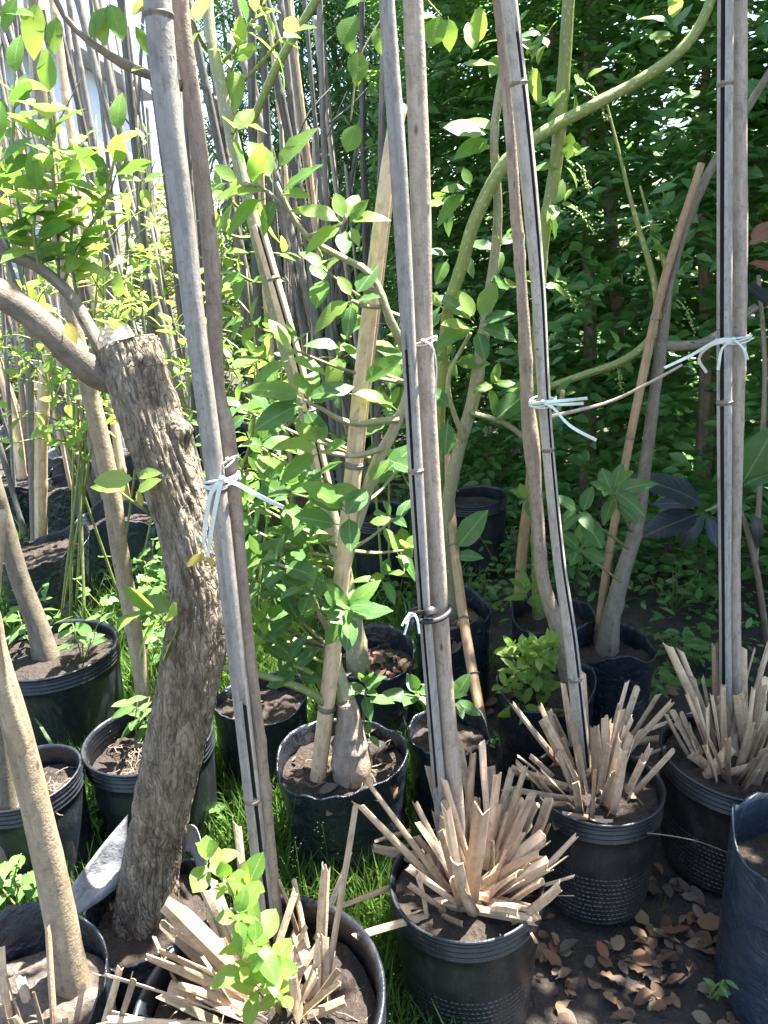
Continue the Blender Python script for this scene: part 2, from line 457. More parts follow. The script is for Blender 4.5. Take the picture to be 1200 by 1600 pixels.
# ------------------------------------------------------------------ leaf meshes (length 1 along +Y, face up +Z)
def leaf_mesh(name, m, w, rows=7, fold=0.25, droop=0.25, peak=0.45, stalk=0.10, twist=0.0, ripple=0.0, sharp=1.0, lobes=0):
    v, f, uv = [], [], []
    ts = np.linspace(0, 1, rows)
    for t in ts:
        y = stalk + (1 - stalk) * t
        e = math.log(0.5) / math.log(peak)
        prof = math.sin(math.pi * t ** e) ** (0.72 * sharp) if 0 < t < 1 else 0.0
        if lobes: prof *= 0.72 + 0.34 * abs(math.sin(math.pi * t * lobes))
        hw = 0.5 * w * prof
        z = -droop * y * y
        for s in (-1, 0, 1):
            a = twist * t
            x = s * hw
            zz = z + abs(s) * hw * fold + ripple * abs(s) * hw * math.sin(t * 17 + s)
            v.append((x * math.cos(a) - (zz - z) * math.sin(a), y - 0.06 * droop * y, zz * math.cos(a) + x * math.sin(a)))
            uv.append((0.5 + 0.5 * s * prof, t))
    for i in range(rows - 1):
        a = i * 3
        f += [(a, a + 1, a + 4, a + 3), (a + 1, a + 2, a + 5, a + 4)]
    n = len(v)                                   # the stalk: a thin three-sided bar
    sw = 0.012
    for (x, z) in ((-sw, 0), (sw, 0), (0, -sw * 1.6)):
        v.append((x, 0, z)); uv.append((0.5, 0))
    for (x, z) in ((-sw, 0), (sw, 0), (0, -sw * 1.6)):
        v.append((x, stalk + 0.04, z - droop * stalk * stalk)); uv.append((0.5, 0))
    f += [(n, n + 1, n + 4, n + 3), (n + 1, n + 2, n + 5, n + 4), (n + 2, n, n + 3, n + 5)]
    return mesh(name, v, f, m, uv)

LEAF = {}
def leaf_set(key, m, w, **kw):
    LEAF[key] = [leaf_mesh("leaf", M[m], w * a, fold=fo, droop=dr, twist=tw, ripple=0.10, **kw)
                 for a, fo, dr, tw in ((1, 0.16, 0.22, 0.15), (0.92, 0.28, 0.42, -0.25), (1.08, 0.10, 0.12, 0.3), (0.97, 0.22, 0.6, 0.0), (1.0, 0.32, 0.05, -0.1))]
leaf_set('tree', 'leaf', 0.46)
leaf_set('deep', 'leaf_deep', 0.50)
leaf_set('young', 'leaf_young', 0.48)
leaf_set('yellow', 'leaf_yellow', 0.42)
leaf_set('round', 'leaf', 0.62, peak=0.5)
leaf_set('rubber', 'leaf_rubber', 0.40)
leaf_set('red', 'leaf_red', 0.38)
leaf_set('weed', 'weed', 0.40, peak=0.4)
leaf_set('lobed', 'weed', 0.75, peak=0.42, rows=13, lobes=4)
leaf_set('hedge', 'hedge_leaf', 0.52)
LEAF['dead'] = [leaf_mesh("fallen_leaf", M['dead'], w, fold=fo, droop=dr, ripple=rp, stalk=0.12, twist=tw)
                for w, fo, dr, rp, tw in ((0.5, 0.5, -0.3, 0.12, 0.5), (0.55, 0.25, 0.25, 0.2, -0.4), (0.42, 0.9, 0.1, 0.1, 0.8), (0.62, 0.15, -0.15, 0.2, 0.2), (0.5, -0.5, 0.5, 0.15, -0.9))]

def leaf_at(parent, pos, d, up, length, key, name="leaf"):
    d = Vector(d).normalized(); up = Vector(up)
    x = d.cross(up)
    if x.length < 1e-4: x = Vector((1, 0, 0))
    x.normalize()
    z = x.cross(d)
    o = bpy.data.objects.new(name, random.choice(LEAF[key]))
    COL.objects.link(o)
    mt = Matrix((x, d, z)).transposed() * length
    mt = mt.to_4x4()
    mt.translation = Vector(pos) - (wloc(parent) if parent else Vector((0, 0, 0)))
    if parent: o.parent = parent
    o.matrix_basis = mt
    return o

def rv(s=1.0):
    return Vector((random.gauss(0, s), random.gauss(0, s), random.gauss(0, s)))

def sprig(parent, pos, axis, n, length, key, open_=(25, 80), up=(0, 0, 1), keys=None, step=0.012, jitter=0.25):
    """a whorl of n leaves round an axis; lower leaves open wider."""
    axis = Vector(axis).normalized()
    a = axis.orthogonal().normalized(); b = axis.cross(a)
    ph = random.uniform(0, 6.28)
    for i in range(n):
        t = i / max(1, n - 1)
        o = R(open_[1] + (open_[0] - open_[1]) * t)
        ph += 2.4 + random.uniform(-0.3, 0.3)
        d = axis * math.cos(o) + (a * math.cos(ph) + b * math.sin(ph)) * math.sin(o) + rv(jitter * 0.3)
        L = length * random.uniform(0.75, 1.15) * (1.0 - 0.35 * t)
        leaf_at(parent, Vector(pos) + axis * (step * i - step * n * 0.5), d, Vector(up) * 0.6 + axis * 0.8 + rv(0.2), L, random.choice(keys) if keys else key)

def leafpx(parent, b, t, Y, dy, key, up=(0, -0.6, 0.8)):
    """one leaf from pixel b to pixel t; the tip dy metres farther than the base."""
    p, q = P(b[0], b[1], Y), P(t[0], t[1], Y + dy)
    return leaf_at(parent, p, q - p, up, (q - p).length, key)

def leaf_mass(c, d, up, size, tmpl):
    """many leaves as one mesh. tmpl = (verts, faces) with length 1 along y."""
    tv, tf = np.array(tmpl[0], float), tmpl[1]
    d = d / (np.linalg.norm(d, axis=1)[:, None] + 1e-9)
    x = np.cross(d, up); x /= np.linalg.norm(x, axis=1)[:, None] + 1e-9
    z = np.cross(x, d)
    v = c[:, None, :] + size[:, None, None] * (tv[None, :, 0:1] * x[:, None] + tv[None, :, 1:2] * d[:, None] + tv[None, :, 2:3] * z[:, None])
    n, k = len(c), len(tv)
    f = []
    for face in tf:
        f.append(np.arange(n)[:, None] * k + np.array(face)[None, :])
    fl = []
    for a in f: fl += a.tolist()
    return v.reshape(-1, 3), fl

T_OVATE = ([(0, 0, 0), (-0.22, 0.35, 0.06), (0.22, 0.35, 0.06), (0, 0.4, 0), (-0.17, 0.7, 0.0), (0.17, 0.7, 0.0), (0, 1, -0.12)],
           [(0, 3, 1), (0, 2, 3), (1, 3, 6, 4), (3, 2, 5, 6)])
T_LONG = ([(0, 0, 0), (-0.055, 0.3, 0.02), (0.055, 0.3, 0.02), (0.04, 0.7, -0.06), (-0.04, 0.7, -0.06), (0, 1, -0.2)],
          [(0, 2, 1), (1, 2, 3, 4), (4, 3, 5)])
T_BLADE = ([(-0.016, 0, 0), (0.016, 0, 0), (0.014, 0.35, 0.02), (-0.014, 0.35, 0.02), (0.010, 0.7, -0.05), (-0.010, 0.7, -0.05), (0, 1, -0.2)],
           [(0, 1, 2, 3), (3, 2, 4, 5), (5, 4, 6)])

def unit(n):
    q = RNG.normal(size=(n, 3))
    return q / np.linalg.norm(q, axis=1)[:, None]

# ================================================================== the setting
def ground():
    g = np.sign(np.linspace(-1, 1, 161)) * np.abs(np.linspace(-1, 1, 161)) ** 2.6 * 60
    X, Yy = np.meshgrid(g, g + 2.0)
    Z = 0.012 * wob(3, X * 5, Yy * 5, 4) * np.exp(-(X ** 2 + (Yy - 2) ** 2) / 60) - 0.012
    n = len(g)
    v = np.stack([X, Yy, Z], -1).reshape(-1, 3)
    i = np.arange(n - 1)[:, None] * n + np.arange(n - 1)[None, :]
    f = np.stack([i, i + 1, i + n + 1, i + n], -1).reshape(-1, 4)
    o = build("ground", v, f, M['earth'])
    tag(o, "dark trodden earth with litter between the pots", None, None, "structure")
ground()

# ------------------------------------------------------------------ pots and bags
def lathe(prof, n, rfun, zfun, loc):
    th = np.linspace(0, 2 * np.pi, n + 1)
    v, uv = [], []
    for (r, z, w) in prof:
        rr = rfun(th, z, w) * r
        rr[-1] = rr[0]
        zz = z + zfun(th, z, w)
        zz[-1] = zz[0]
        v.append(np.stack([loc[0] + rr * np.cos(th), loc[1] + rr * np.sin(th), loc[2] + zz], -1))
        uv.append(np.stack([th * r, np.full(n + 1, z)], -1))
    m, w = len(prof), n + 1
    i = np.arange(m - 1)[:, None] * w + np.arange(n)[None, :]
    f = np.stack([i, i + 1, i + w + 1, i + w], -1).reshape(-1, 4)
    return np.vstack(v), f, np.vstack(uv)

def soil_disc(parent, loc, r, z, m, seed, amp=0.012, mound=0.0, rf=None):
    rings = np.linspace(0, 1, 16)
    th = np.linspace(0, 2 * np.pi, 49)[:-1]
    v, f = [], []
    for q in rings:
        rr = r * q * (rf(th) if rf is not None else np.ones_like(th))
        x, y = rr * np.cos(th), rr * np.sin(th)
        zz = z + amp * (wob(seed, x * 28, y * 28, 4) + 0.5 * wob(seed + 9, x * 130, y * 130, 3)) + mound * (1 - q * q)
        v.append(np.stack([loc[0] + x, loc[1] + y, zz], -1))
    for k in range(len(rings) - 1):
        for j in range(48):
            j2 = (j + 1) % 48
            f.append((k * 48 + j, (k + 1) * 48 + j, (k + 1) * 48 + j2, k * 48 + j2))
    return build("soil", np.vstack(v), f, m, parent)

def ribbed_pot(px, py, a, z, label, mk='pot', taper=0.88, sd=0.05, soil='soil', seed=0, r=None, group=None, mound=0.0, n=72):
    c = Pz(px, py, z)
    r = r or a / FPX * depth(c)
    loc = Vector((c.x, c.y, 0))
    t = thing("nursery_pot", loc, label, "plant pot", group)
    prof = [(r * taper * 0.9, 0.0, 0), (r * taper * 0.985, 0.012, 0)]
    for q in np.linspace(0.05, 1, 14)[:-1]:
        prof.append((r * (taper + (1 - taper) * q * 0.92), 0.012 + q * (z - 0.075), 0.6))
    zz = z - 0.055
    for k in range(4):                               # raised rings below the lip
        prof += [(r * 0.985, zz, 0.4), (r * 1.02, zz + 0.004, 0.4), (r * 1.02, zz + 0.007, 0.4), (r * 0.985, zz + 0.0105, 0.4)]
        zz += 0.0125
    body_top = zz
    rf = lambda th, zz_, w: 1 + w * 0.010 * wob(seed + 5, np.cos(th) * 2.2 + zz_ * 9, np.sin(th) * 2.2, 3) + 0.012 * np.sin(2 * th + seed)
    zf = lambda th, zz_, w: 0.008 * (zz_ / z) * np.sin(th + seed)
    v, f, uv = lathe(prof, n, rf, zf, loc)
    build("body", v, f, M[mk], t, uv=uv)
    lip = [(r * 0.99, body_top - 0.002, 0.4), (r * 1.03, body_top + 0.001, 0.4), (r * 1.03, z, 0.4), (r * 1.005, z + 0.003, 0.4), (r * 0.985, z - 0.002, 0.4)]
    zk = z - 0.008
    for k in range(4):
        lip += [(r * 0.955, zk, 0.4), (r * 0.975, zk - 0.005, 0.4)]
        zk -= 0.0125
    lip.append((r * 0.945, z - sd - 0.04, 0.4))
    v, f, uv = lathe(lip, n, rf, zf, loc)
    build("rim", v, f, M['pot'], t, uv=uv)
    soil_disc(t, loc, r * 0.955, z - sd, M[soil], seed, mound=mound)
    t["z_soil"] = 0.0
    del t["z_soil"]
    return t, loc, r, z - sd

def grow_bag(px, py, a, z, label, mk='bag', sd=0.05, soil='soil', seed=0, r=None, wobr=0.06, wobz=0.02, peak=None, group=None, flare=0.03, n=84, mound=0.0, loc=None):
    if loc is None:
        c = Pz(px, py, z)
        r = r or a / FPX * depth(c)
        loc = Vector((c.x, c.y, 0))
    t = thing("grow_bag", loc, label, "grow bag", group)
    g = np.random.default_rng(seed)
    p1, p2, p3 = g.uniform(0, 6.28, 3)
    def rf(th, zz, w):
        s = zz / z
        return (1 + wobr * s * (0.6 * np.sin(2 * th + p1) + 0.4 * np.sin(3 * th + p2))
                + 0.018 * wob(seed + 1, np.cos(th) * 3 + s * 2.5, np.sin(th) * 3 - s * 2, 3)
                + 0.010 * wob(seed + 2, th * 0 + s * 22 + np.cos(th + p3) * 1.5, np.sin(th) * 1.5, 2))
    def zf(th, zz, w):
        s = max(0.0, (zz / z - 0.55) / 0.45)
        h = wobz * s * (0.7 * np.sin(2 * th + p2) + 1.1 * wob(seed + 7, np.cos(th) * 2.5, np.sin(th) * 2.5, 4))
        if peak:
            for (pa, ph, pw) in peak:
                d = np.abs((th - R(pa) + np.pi) % (2 * np.pi) - np.pi)
                h = h + s * ph * np.exp(-(d / pw) ** 2)
        return h
    prof = [(r * 0.86, 0.0, 1), (r * 0.95, 0.012, 1)]
    for q in np.linspace(0.06, 1, 22):
        prof.append((r * (0.95 + (0.05 + flare) * q ** 2), 0.012 + q * (z - 0.014), 1))
    v, f, uv = lathe(prof, n, rf, zf, loc)
    build("body", v, f, M[mk], t, uv=uv)
    lip = [(r * (1 + flare) * 1.004, z - 0.004, 1), (r * (1 + flare) * 1.012, z + 0.002, 1), (r * (0.985 + flare), z + 0.003, 1)]
    for q in np.linspace(0.1, 1, 7):
        lip.append((r * (0.975 + flare * (1 - q)), z - q * (sd + 0.035), 1))
    v, f, uv = lathe(lip, n, rf, zf, loc)
    build("folded_rim", v, f, M[mk], t, uv=uv)
    soil_disc(t, loc, r * 0.975, z - sd, M[soil], seed, rf=lambda th: rf(th, z * 0.85, 1), mound=mound)
    return t, loc, r, z - sd

PA = ribbed_pot(406, 1562, 190, 0.35, "big black pot at bottom left, filled with split cane round a pair of stakes", sd=0.06, seed=1, soil='soil', mk='pot')
PB = ribbed_pot(728, 1372, 116, 0.33, "black pot in front centre, crammed with splayed split cane", mk='pot_dash', seed=2, sd=0.035)
PC = ribbed_pot(932, 1222, 98, 0.32, "black embossed pot standing fully in view right of centre", mk='pot_dash', seed=3, sd=0.04)
PD = ribbed_pot(1150, 1178, 110, 0.32, "black embossed pot at right, behind the blue black bag", mk='pot_dash', seed=4, sd=0.04)
PE = grow_bag(1262, 1320, 112, 0.40, "blue black plastic grow bag cut by the right picture edge", mk='bag_blue', seed=5, peak=[(150, 0.05, 0.35)], wobr=0.05, flare=0.0, sd=0.10)
PT = grow_bag(240, 1415, 100, 0.30, "torn black bag round the thick barky stump", seed=6, wobr=0.09, wobz=0.022, sd=0.05)
PF = grow_bag(40, 1545, 120, 0.36, "slack black bag with pale crumbly soil in bottom left corner", seed=7, soil='soil_pale', wobr=0.08, wobz=0.03, peak=[(120, 0.05, 0.5)], sd=0.06, mound=0.04)
PG = ribbed_pot(42, 1213, 78, 0.33, "small black pot behind the leaning tan trunk at left edge", seed=8, sd=0.06)
PH = ribbed_pot(232, 1150, 97, 0.32, "black pot with mossy soil just behind the thick stump", seed=9, sd=0.08)
PI_ = ribbed_pot(82, 1012, 97, 0.36, "large black pot of weeds at left, under a slanting trunk", seed=10, soil='soil', sd=0.04)
PK = grow_bag(535, 1178, 97, 0.30, "wide low grow bag holding the swollen trunk and pale bamboo", seed=11, wobr=0.05, wobz=0.014, sd=0.05)
PL = grow_bag(405, 1090, 70, 0.28, "dark grow bag half hidden behind the left pair of stakes", seed=12)
PM = grow_bag(578, 1022, 70, 0.32, "dark grow bag of dead leaves behind the swollen trunk", seed=13, wobz=0.015)
PN = grow_bag(706, 955, 60, 0.33, "tall dark bag with leaf litter behind the centre stakes", seed=14, peak=[(60, 0.03, 0.4)])
PO = grow_bag(702, 1140, 64, 0.30, "dark bag with a young seedling directly behind the centre pot", seed=15)
PP = grow_bag(862, 960, 62, 0.33, "dark bag with a raised corner and a pale shoot, right of centre", seed=16, peak=[(170, 0.07, 0.3)])
PQ = grow_bag(852, 1068, 76, 0.31, "dark bag holding the light green bushy seedling", seed=17)
PR = grow_bag(957, 1008, 62, 0.32, "dark bag holding a grey trunk and brown bamboo on the right", seed=18)
PS = ribbed_pot(594, 800, 44, 0.42, "black ringed pot deep in shade beyond the pale bamboo", seed=19, taper=0.95)
PU = ribbed_pot(742, 775, 48, 0.38, "black pot deep in shade beyond the centre stakes", seed=20, taper=0.95)

bags = [  # px, py, a, z, seed, label
    (62, 850, 66, 0.40, 31, "crumpled black bag at left, tan bamboo rising from its near side"),
    (188, 806, 56, 0.36, 32, "shiny crumpled bag behind the slim trunk at left"),
    (105, 762, 52, 0.36, 33, "crumpled bag behind the nearest left bag"),
    (22, 742, 50, 0.38, 34, "blue sheened crumpled bag at the left picture edge"),
    (120, 705, 44, 0.36, 35, "small crumpled bag among the left stakes, above two others"),
    (40, 672, 40, 0.36, 36, None), (102, 650, 40, 0.36, 37, None), (196, 700, 40, 0.36, 38, None), (245, 672, 38, 0.36, 39, None),
    (300, 690, 38, 0.36, 40, None), (352, 668, 36, 0.36, 41, None), (540, 672, 40, 0.36, 42, "blue black bag standing behind the pale bamboo"),
    (418, 672, 36, 0.36, 43, None), (478, 652, 36, 0.36, 44, None), (164, 640, 34, 0.36, 45, None), (12, 626, 36, 0.36, 46, None)]
for i, (x, y, a, z, sdv, lab) in enumerate(bags):
    grow_bag(x, y, a, z, lab or "small dark bag in the row at the foot of the far stakes", mk='bag_blue' if i % 3 == 1 else 'bag', seed=sdv, wobr=0.12, wobz=0.035,
             group=None if lab else "small dark bags far back among the stakes", n=56, flare=0.05)

# torn flaps of the stump's bag
def patch(name, A, B, m, parent, nu=14, nv=8, bulge=0.015, seed=0, thick=0.0015):
    """sheet between two curves A and B (lists of points), with a thickness."""
    a = smooth_path([(*p, 0) for p in A], 0.015)[:, :3]; b = smooth_path([(*p, 0) for p in B], 0.015)[:, :3]
    pick = lambda c: np.stack([np.interp(np.linspace(0, 1, nu), np.linspace(0, 1, len(c)), c[:, k]) for k in range(3)], -1)
    a, b = pick(a), pick(b)
    V = np.linspace(0, 1, nv)[:, None, None]
    g = a[None] * (1 - V) + b[None] * V
    U = np.linspace(0, 1, nu)[None, :]
    nrm = np.cross(a[-1] - a[0], b[0] - a[0]); nrm /= np.linalg.norm(nrm)
    g = g + (bulge * np.sin(np.pi * V[..., 0]) * np.sin(np.pi * U) + 0.25 * bulge * wob(seed, U * 7, V[..., 0] * 5, 3))[..., None] * nrm
    v = np.vstack([g.reshape(-1, 3), (g + nrm * thick).reshape(-1, 3)])
    i = np.arange(nv - 1)[:, None] * nu + np.arange(nu - 1)[None, :]
    q = np.stack([i, i + 1, i + nu + 1, i + nu], -1).reshape(-1, 4)
    f = np.vstack([q, q[:, ::-1] + nu * nv]).tolist()
    bd = list(range(nu)) + [nu * k + nu - 1 for k in range(1, nv)] + [nu * (nv - 1) + k for k in range(nu - 2, -1, -1)] + [nu * k for k in range(nv - 2, 0, -1)]
    for k in range(len(bd)):
        p, r = bd[k], bd[(k + 1) % len(bd)]
        f.append((r, p, p + nu * nv, r + nu * nv))
    return build(name, v, f, m, parent)
y0 = PT[1].y
fl = patch("torn_flap", [P(112, 1384, y0 - 0.02), P(160, 1320, y0 + 0.06), P(200, 1272, y0 + 0.11)], [P(120, 1432, y0 - 0.05), P(160, 1405, y0 + 0.0), P(196, 1376, y0 + 0.05)], M['bag_silver'], PT[0], seed=2)
fl["label"] = "torn pale grey flap of the bag in the sun"
patch("torn_flap", [P(270, 1312, y0 + 0.10), P(300, 1288, y0 + 0.08), P(322, 1335, y0 + 0.02)], [P(268, 1350, y0 + 0.08), P(296, 1330, y0 + 0.06), P(316, 1385, y0 + 0.0)], M['bag_silver'], PT[0], seed=3, bulge=0.008)

# ------------------------------------------------------------------ trunks and stakes
def rows_from(base, zs, pts, dy=0.0, ext=0.0, sink=0.06):
    """base (px, py, w) on the soil at height zs; then pts upward at about the same distance, leaning dy metres by the last."""
    p0 = Pz(base[0], base[1], zs)
    rows = [(p0.x, p0.y, p0.z, rad(base[2], p0))]
    for i, q in enumerate(pts):
        p = P(q[0], q[1], p0.y + (q[3] if len(q) > 3 else dy * (i + 1) / len(pts)))
        rows.append((p.x, p.y, p.z, rad(q[2], p)))
    d = np.array(rows[1][:3]) - np.array(rows[0][:3]); d /= np.linalg.norm(d)
    rows.insert(0, (*(np.array(rows[0][:3]) - d * sink), rows[0][3]))
    if ext:
        d = np.array(rows[-1][:3]) - np.array(rows[-2][:3]); d /= np.linalg.norm(d)
        rows.append((*(np.array(rows[-1][:3]) + d * ext), rows[-1][3] * 0.9))
    return rows

def culm(parent, rows, m, gaps=None, first=0.1, n=28, groove=None, seed=0, node=1.13, name="culm", step=0.02, rings=True):
    """a bamboo culm with raised node rings as parts."""
    def disp(TH, S, RR):
        d = 0.025 * RR * wob(seed, np.cos(TH) * 1.2 + S * 2.0, np.sin(TH) * 1.2, 3)
        if groove:
            for (th0, wd, s0, s1, dep) in groove:
                dd = np.abs((TH - R(th0) + np.pi) % (2 * np.pi) - np.pi)
                d = d - dep * RR * ((dd < R(wd)) & (S > s0) & (S < s1))
        return d
    v, f, uv = tube(rows, n, step, disp)
    o = build(name, v, f, m, parent, uv=uv)
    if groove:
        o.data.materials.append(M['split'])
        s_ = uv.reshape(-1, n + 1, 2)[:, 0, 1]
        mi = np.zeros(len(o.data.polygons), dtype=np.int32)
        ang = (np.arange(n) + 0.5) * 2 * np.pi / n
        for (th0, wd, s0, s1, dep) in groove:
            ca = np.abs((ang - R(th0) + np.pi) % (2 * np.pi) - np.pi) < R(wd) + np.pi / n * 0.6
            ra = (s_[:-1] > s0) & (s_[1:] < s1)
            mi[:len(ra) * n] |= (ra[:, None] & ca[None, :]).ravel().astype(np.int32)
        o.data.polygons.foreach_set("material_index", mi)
    if rings:
        c = smooth_path(rows, 0.02)
        s = np.concatenate([[0], np.cumsum(np.linalg.norm(np.diff(c[:, :3], axis=0), axis=1))])
        t, _, _ = frames(c[:, :3])
        for sp in gaps or []:
            if sp >= s[-1] - 0.02: continue
            k = np.array([np.interp(sp, s, c[:, j]) for j in range(4)])
            d = np.array([np.interp(sp, s, t[:, j]) for j in range(3)]); d /= np.linalg.norm(d)
            r = k[3]
            rr = [(-0.45, 1.005), (-0.22, 1.05), (-0.06, node), (0.04, node * 0.985), (0.1, 1.02), (0.35, 1.005)]
            vv, ff, uu = tube([(*(k[:3] + d * r * a), r * b) for a, b in rr], 20, r * 0.12, lambda TH, S, RR: 0.015 * RR * wob(int(sp * 1000), np.cos(TH) * 3, np.sin(TH) * 3, 2))
            build("node", vv, ff, M['node'], parent, uv=uu)
    return o

def limb(parent, rows, m, name="branch", n=14, step=0.02, flute=0.05, seed=0, knots=0, origin=None):
    def disp(TH, S, RR):
        g = np.random.default_rng(seed)
        d = 0 * S
        for _ in range(knots):
            th0, s0, sg = g.uniform(0, 6.28), g.uniform(0.05, S.max()), g.uniform(0.008, 0.016)
            dd = np.abs((TH - th0 + np.pi) % (2 * np.pi) - np.pi) * RR
            d = d + RR * g.uniform(0.12, 0.3) * np.exp(-(dd ** 2 + (S - s0) ** 2) / (sg ** 2))
        return d
    v, f, uv = tube(rows, n, step, disp, flute=flute, seed=seed)
    return build(name, v, f, m, parent, uv=uv)

def ends(o, rows):
    return Vector(rows[-1][:3])

def crown(parent, c, rx, rz, n, size, key='crown', tm=T_OVATE):
    """a leafy crown as one mesh: clumps of leaves round the limb ends."""
    k = max(6, n // 40)
    cl = unit(k) * RNG.uniform(0.25, 1, (k, 1)) ** 0.5 * np.array([rx, rx, rz]) + np.array(c)
    i = RNG.integers(0, k, n)
    p = cl[i] + RNG.normal(size=(n, 3)) * rx * 0.17
    d = unit(n) + np.array([0, 0, -0.2])
    up = unit(n) * 0.7 + np.array([0, 0, 1.0])
    v, f = leaf_mass(p, d, up, size * RNG.uniform(0.7, 1.25, n), tm)
    return tag(build("crown", v, f, M[key], parent), kind="stuff")

# --- left pair (pot A)
zA = PA[3]
rA = rows_from((420, 1470, 26), zA, [(385, 1165, 26), (342, 790, 30), (304, 500, 33), (284, 330, 36), (258, 130, 41), (243, -30, 43)], dy=0.02, ext=0.5)
t = thing("bamboo_stake", Pz(420, 1470, zA), "thick blue grey bamboo stake at left with a wide collar joint, tied to a trunk", "bamboo stake")
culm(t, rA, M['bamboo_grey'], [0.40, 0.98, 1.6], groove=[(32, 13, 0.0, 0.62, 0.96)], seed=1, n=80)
bA = Pz(432, 1462, zA)
tA = thing("young_tree", bA, "slim bent trunk tied to the thick blue grey stake at left", "young tree")
rAt = rows_from((432, 1462, 24), zA, [(407, 1180, 21), (384, 1000, 25), (366, 800, 26), (350, 672, 34), (338, 600, 25), (332, 430, 25), (309, 220, 26), (287, 60, 27), (276, -40, 28)], dy=0.06, ext=0.45)
limb(tA, rAt, M['bark_brown'], "trunk", n=24, knots=14, seed=4)
crown(tA, (rAt[-1][0] - 0.1, rAt[-1][1] + 0.1, rAt[-1][2] + 0.35), 0.45, 0.3, 40, 0.10)

# --- centre pair (pot B)
zB = PB[3]
rB = rows_from((695, 1330, 22), zB, [(678, 1130, 20), (664, 960, 20), (651, 760, 23), (639, 545, 23), (624, 280, 27), (602, -30, 25)], dy=0.0, ext=0.5)
t = thing("bamboo_stake", Pz(695, 1330, zB), "slender grey bamboo stake in the front centre pot, split down its left side", "bamboo stake")
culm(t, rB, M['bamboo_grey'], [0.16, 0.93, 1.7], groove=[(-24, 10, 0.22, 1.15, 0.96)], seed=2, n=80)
tB = thing("young_tree", Pz(715, 1325, zB), "straight pinkish grey trunk beside the centre stake with a sunlit right edge", "young tree")
rBt = rows_from((715, 1325, 32), zB, [(702, 1150, 27), (691, 1010, 26), (683, 880, 27), (672, 720, 28), (663, 520, 28), (655, 250, 33), (644, -30, 32)], dy=0.04, ext=0.45)
limb(tB, rBt, M['bark_grey'], "trunk", n=24, knots=16, seed=5, flute=0.04)
crown(tB, (rBt[-1][0] + 0.05, rBt[-1][1] + 0.15, rBt[-1][2] + 0.4), 0.45, 0.3, 12, 0.10)

# --- right of centre (pot C): stake alone, trunk from the bag behind
zC = PC[3]
rC = rows_from((912, 1195, 24), zC, [(893, 1010, 21), (873, 870, 19), (853, 660, 19), (840, 440, 22), (820, 220, 26), (792, -30, 25)], dy=0.0, ext=0.5)
t = thing("bamboo_stake", Pz(912, 1195, zC), "whitish bamboo stake with a black split, leaning left from the embossed pot", "bamboo stake")
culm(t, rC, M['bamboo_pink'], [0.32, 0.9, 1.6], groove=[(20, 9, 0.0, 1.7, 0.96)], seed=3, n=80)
zQ = PQ[3]
tC = thing("young_tree", Pz(890, 1075, zQ), "knobbly brown trunk rising behind the whitish split stake", "young tree")
rCt = rows_from((893, 1075, 28), zQ, [(870, 980, 23), (848, 900, 21), (838, 780, 20), (830, 690, 25), (824, 620, 22), (818, 500, 18), (804, 300, 17), (788, 100, 17), (776, -30, 17)], dy=0.02, ext=0.45)
limb(tC, rCt, M['bark_brown'], "trunk", n=20, knots=40, seed=6, flute=0.10)
crown(tC, (rCt[-1][0] + 0.15, rCt[-1][1] + 0.1, rCt[-1][2] + 0.45), 0.45, 0.3, 8, 0.10)

# --- right pair (pot D)
zD = PD[3]
rD = rows_from((1134, 1130, 20), zD, [(1133, 950, 18), (1132, 700, 22), (1132, 400, 23), (1134, -30, 24)], dy=0.0, ext=0.5)
t = thing("bamboo_stake", Pz(1134, 1130, zD), "bluish bamboo stake on the far right with a black split edge", "bamboo stake")
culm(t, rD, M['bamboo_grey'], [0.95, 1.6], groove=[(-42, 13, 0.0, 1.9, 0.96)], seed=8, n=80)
tD = thing("young_tree", Pz(1148, 1125, zD), "straight tan grey trunk on the far right tied to the bluish stake", "young tree")
rDt = rows_from((1150, 1125, 20), zD, [(1147, 900, 18), (1151, 700, 20), (1156, 450, 22), (1155, 200, 24), (1156, -30, 23)], dy=0.02, ext=0.45)
limb(tD, rDt, M['bark_grey'], "trunk", n=20, knots=18, seed=7, flute=0.05)
crown(tD, (rDt[-1][0], rDt[-1][1] + 0.1, rDt[-1][2] + 0.45), 0.45, 0.3, 22, 0.10)

# --- unseen tree added in the right bag so its crown shades the bottom right
tE = thing("young_tree", (PE[1].x + 0.03, PE[1].y, PE[3]), "added unseen shade tree in the blue black bag, beyond the right picture edge", "young tree")
ex, ey = PE[1].x + 0.05, PE[1].y
limb(tE, [(ex, ey, PE[3] - 0.05, 0.02), (ex + 0.1, ey + 0.1, 1.0, 0.018), (ex + 0.35, ey + 0.4, 1.9, 0.015), (ex + 0.55, ey + 0.65, 2.5, 0.01)], M['bark_grey'], "trunk", n=16, knots=10, seed=90)
crown(tE, (ex + 0.58, ey + 0.68, 2.6), 0.52, 0.3, 700, 0.10)

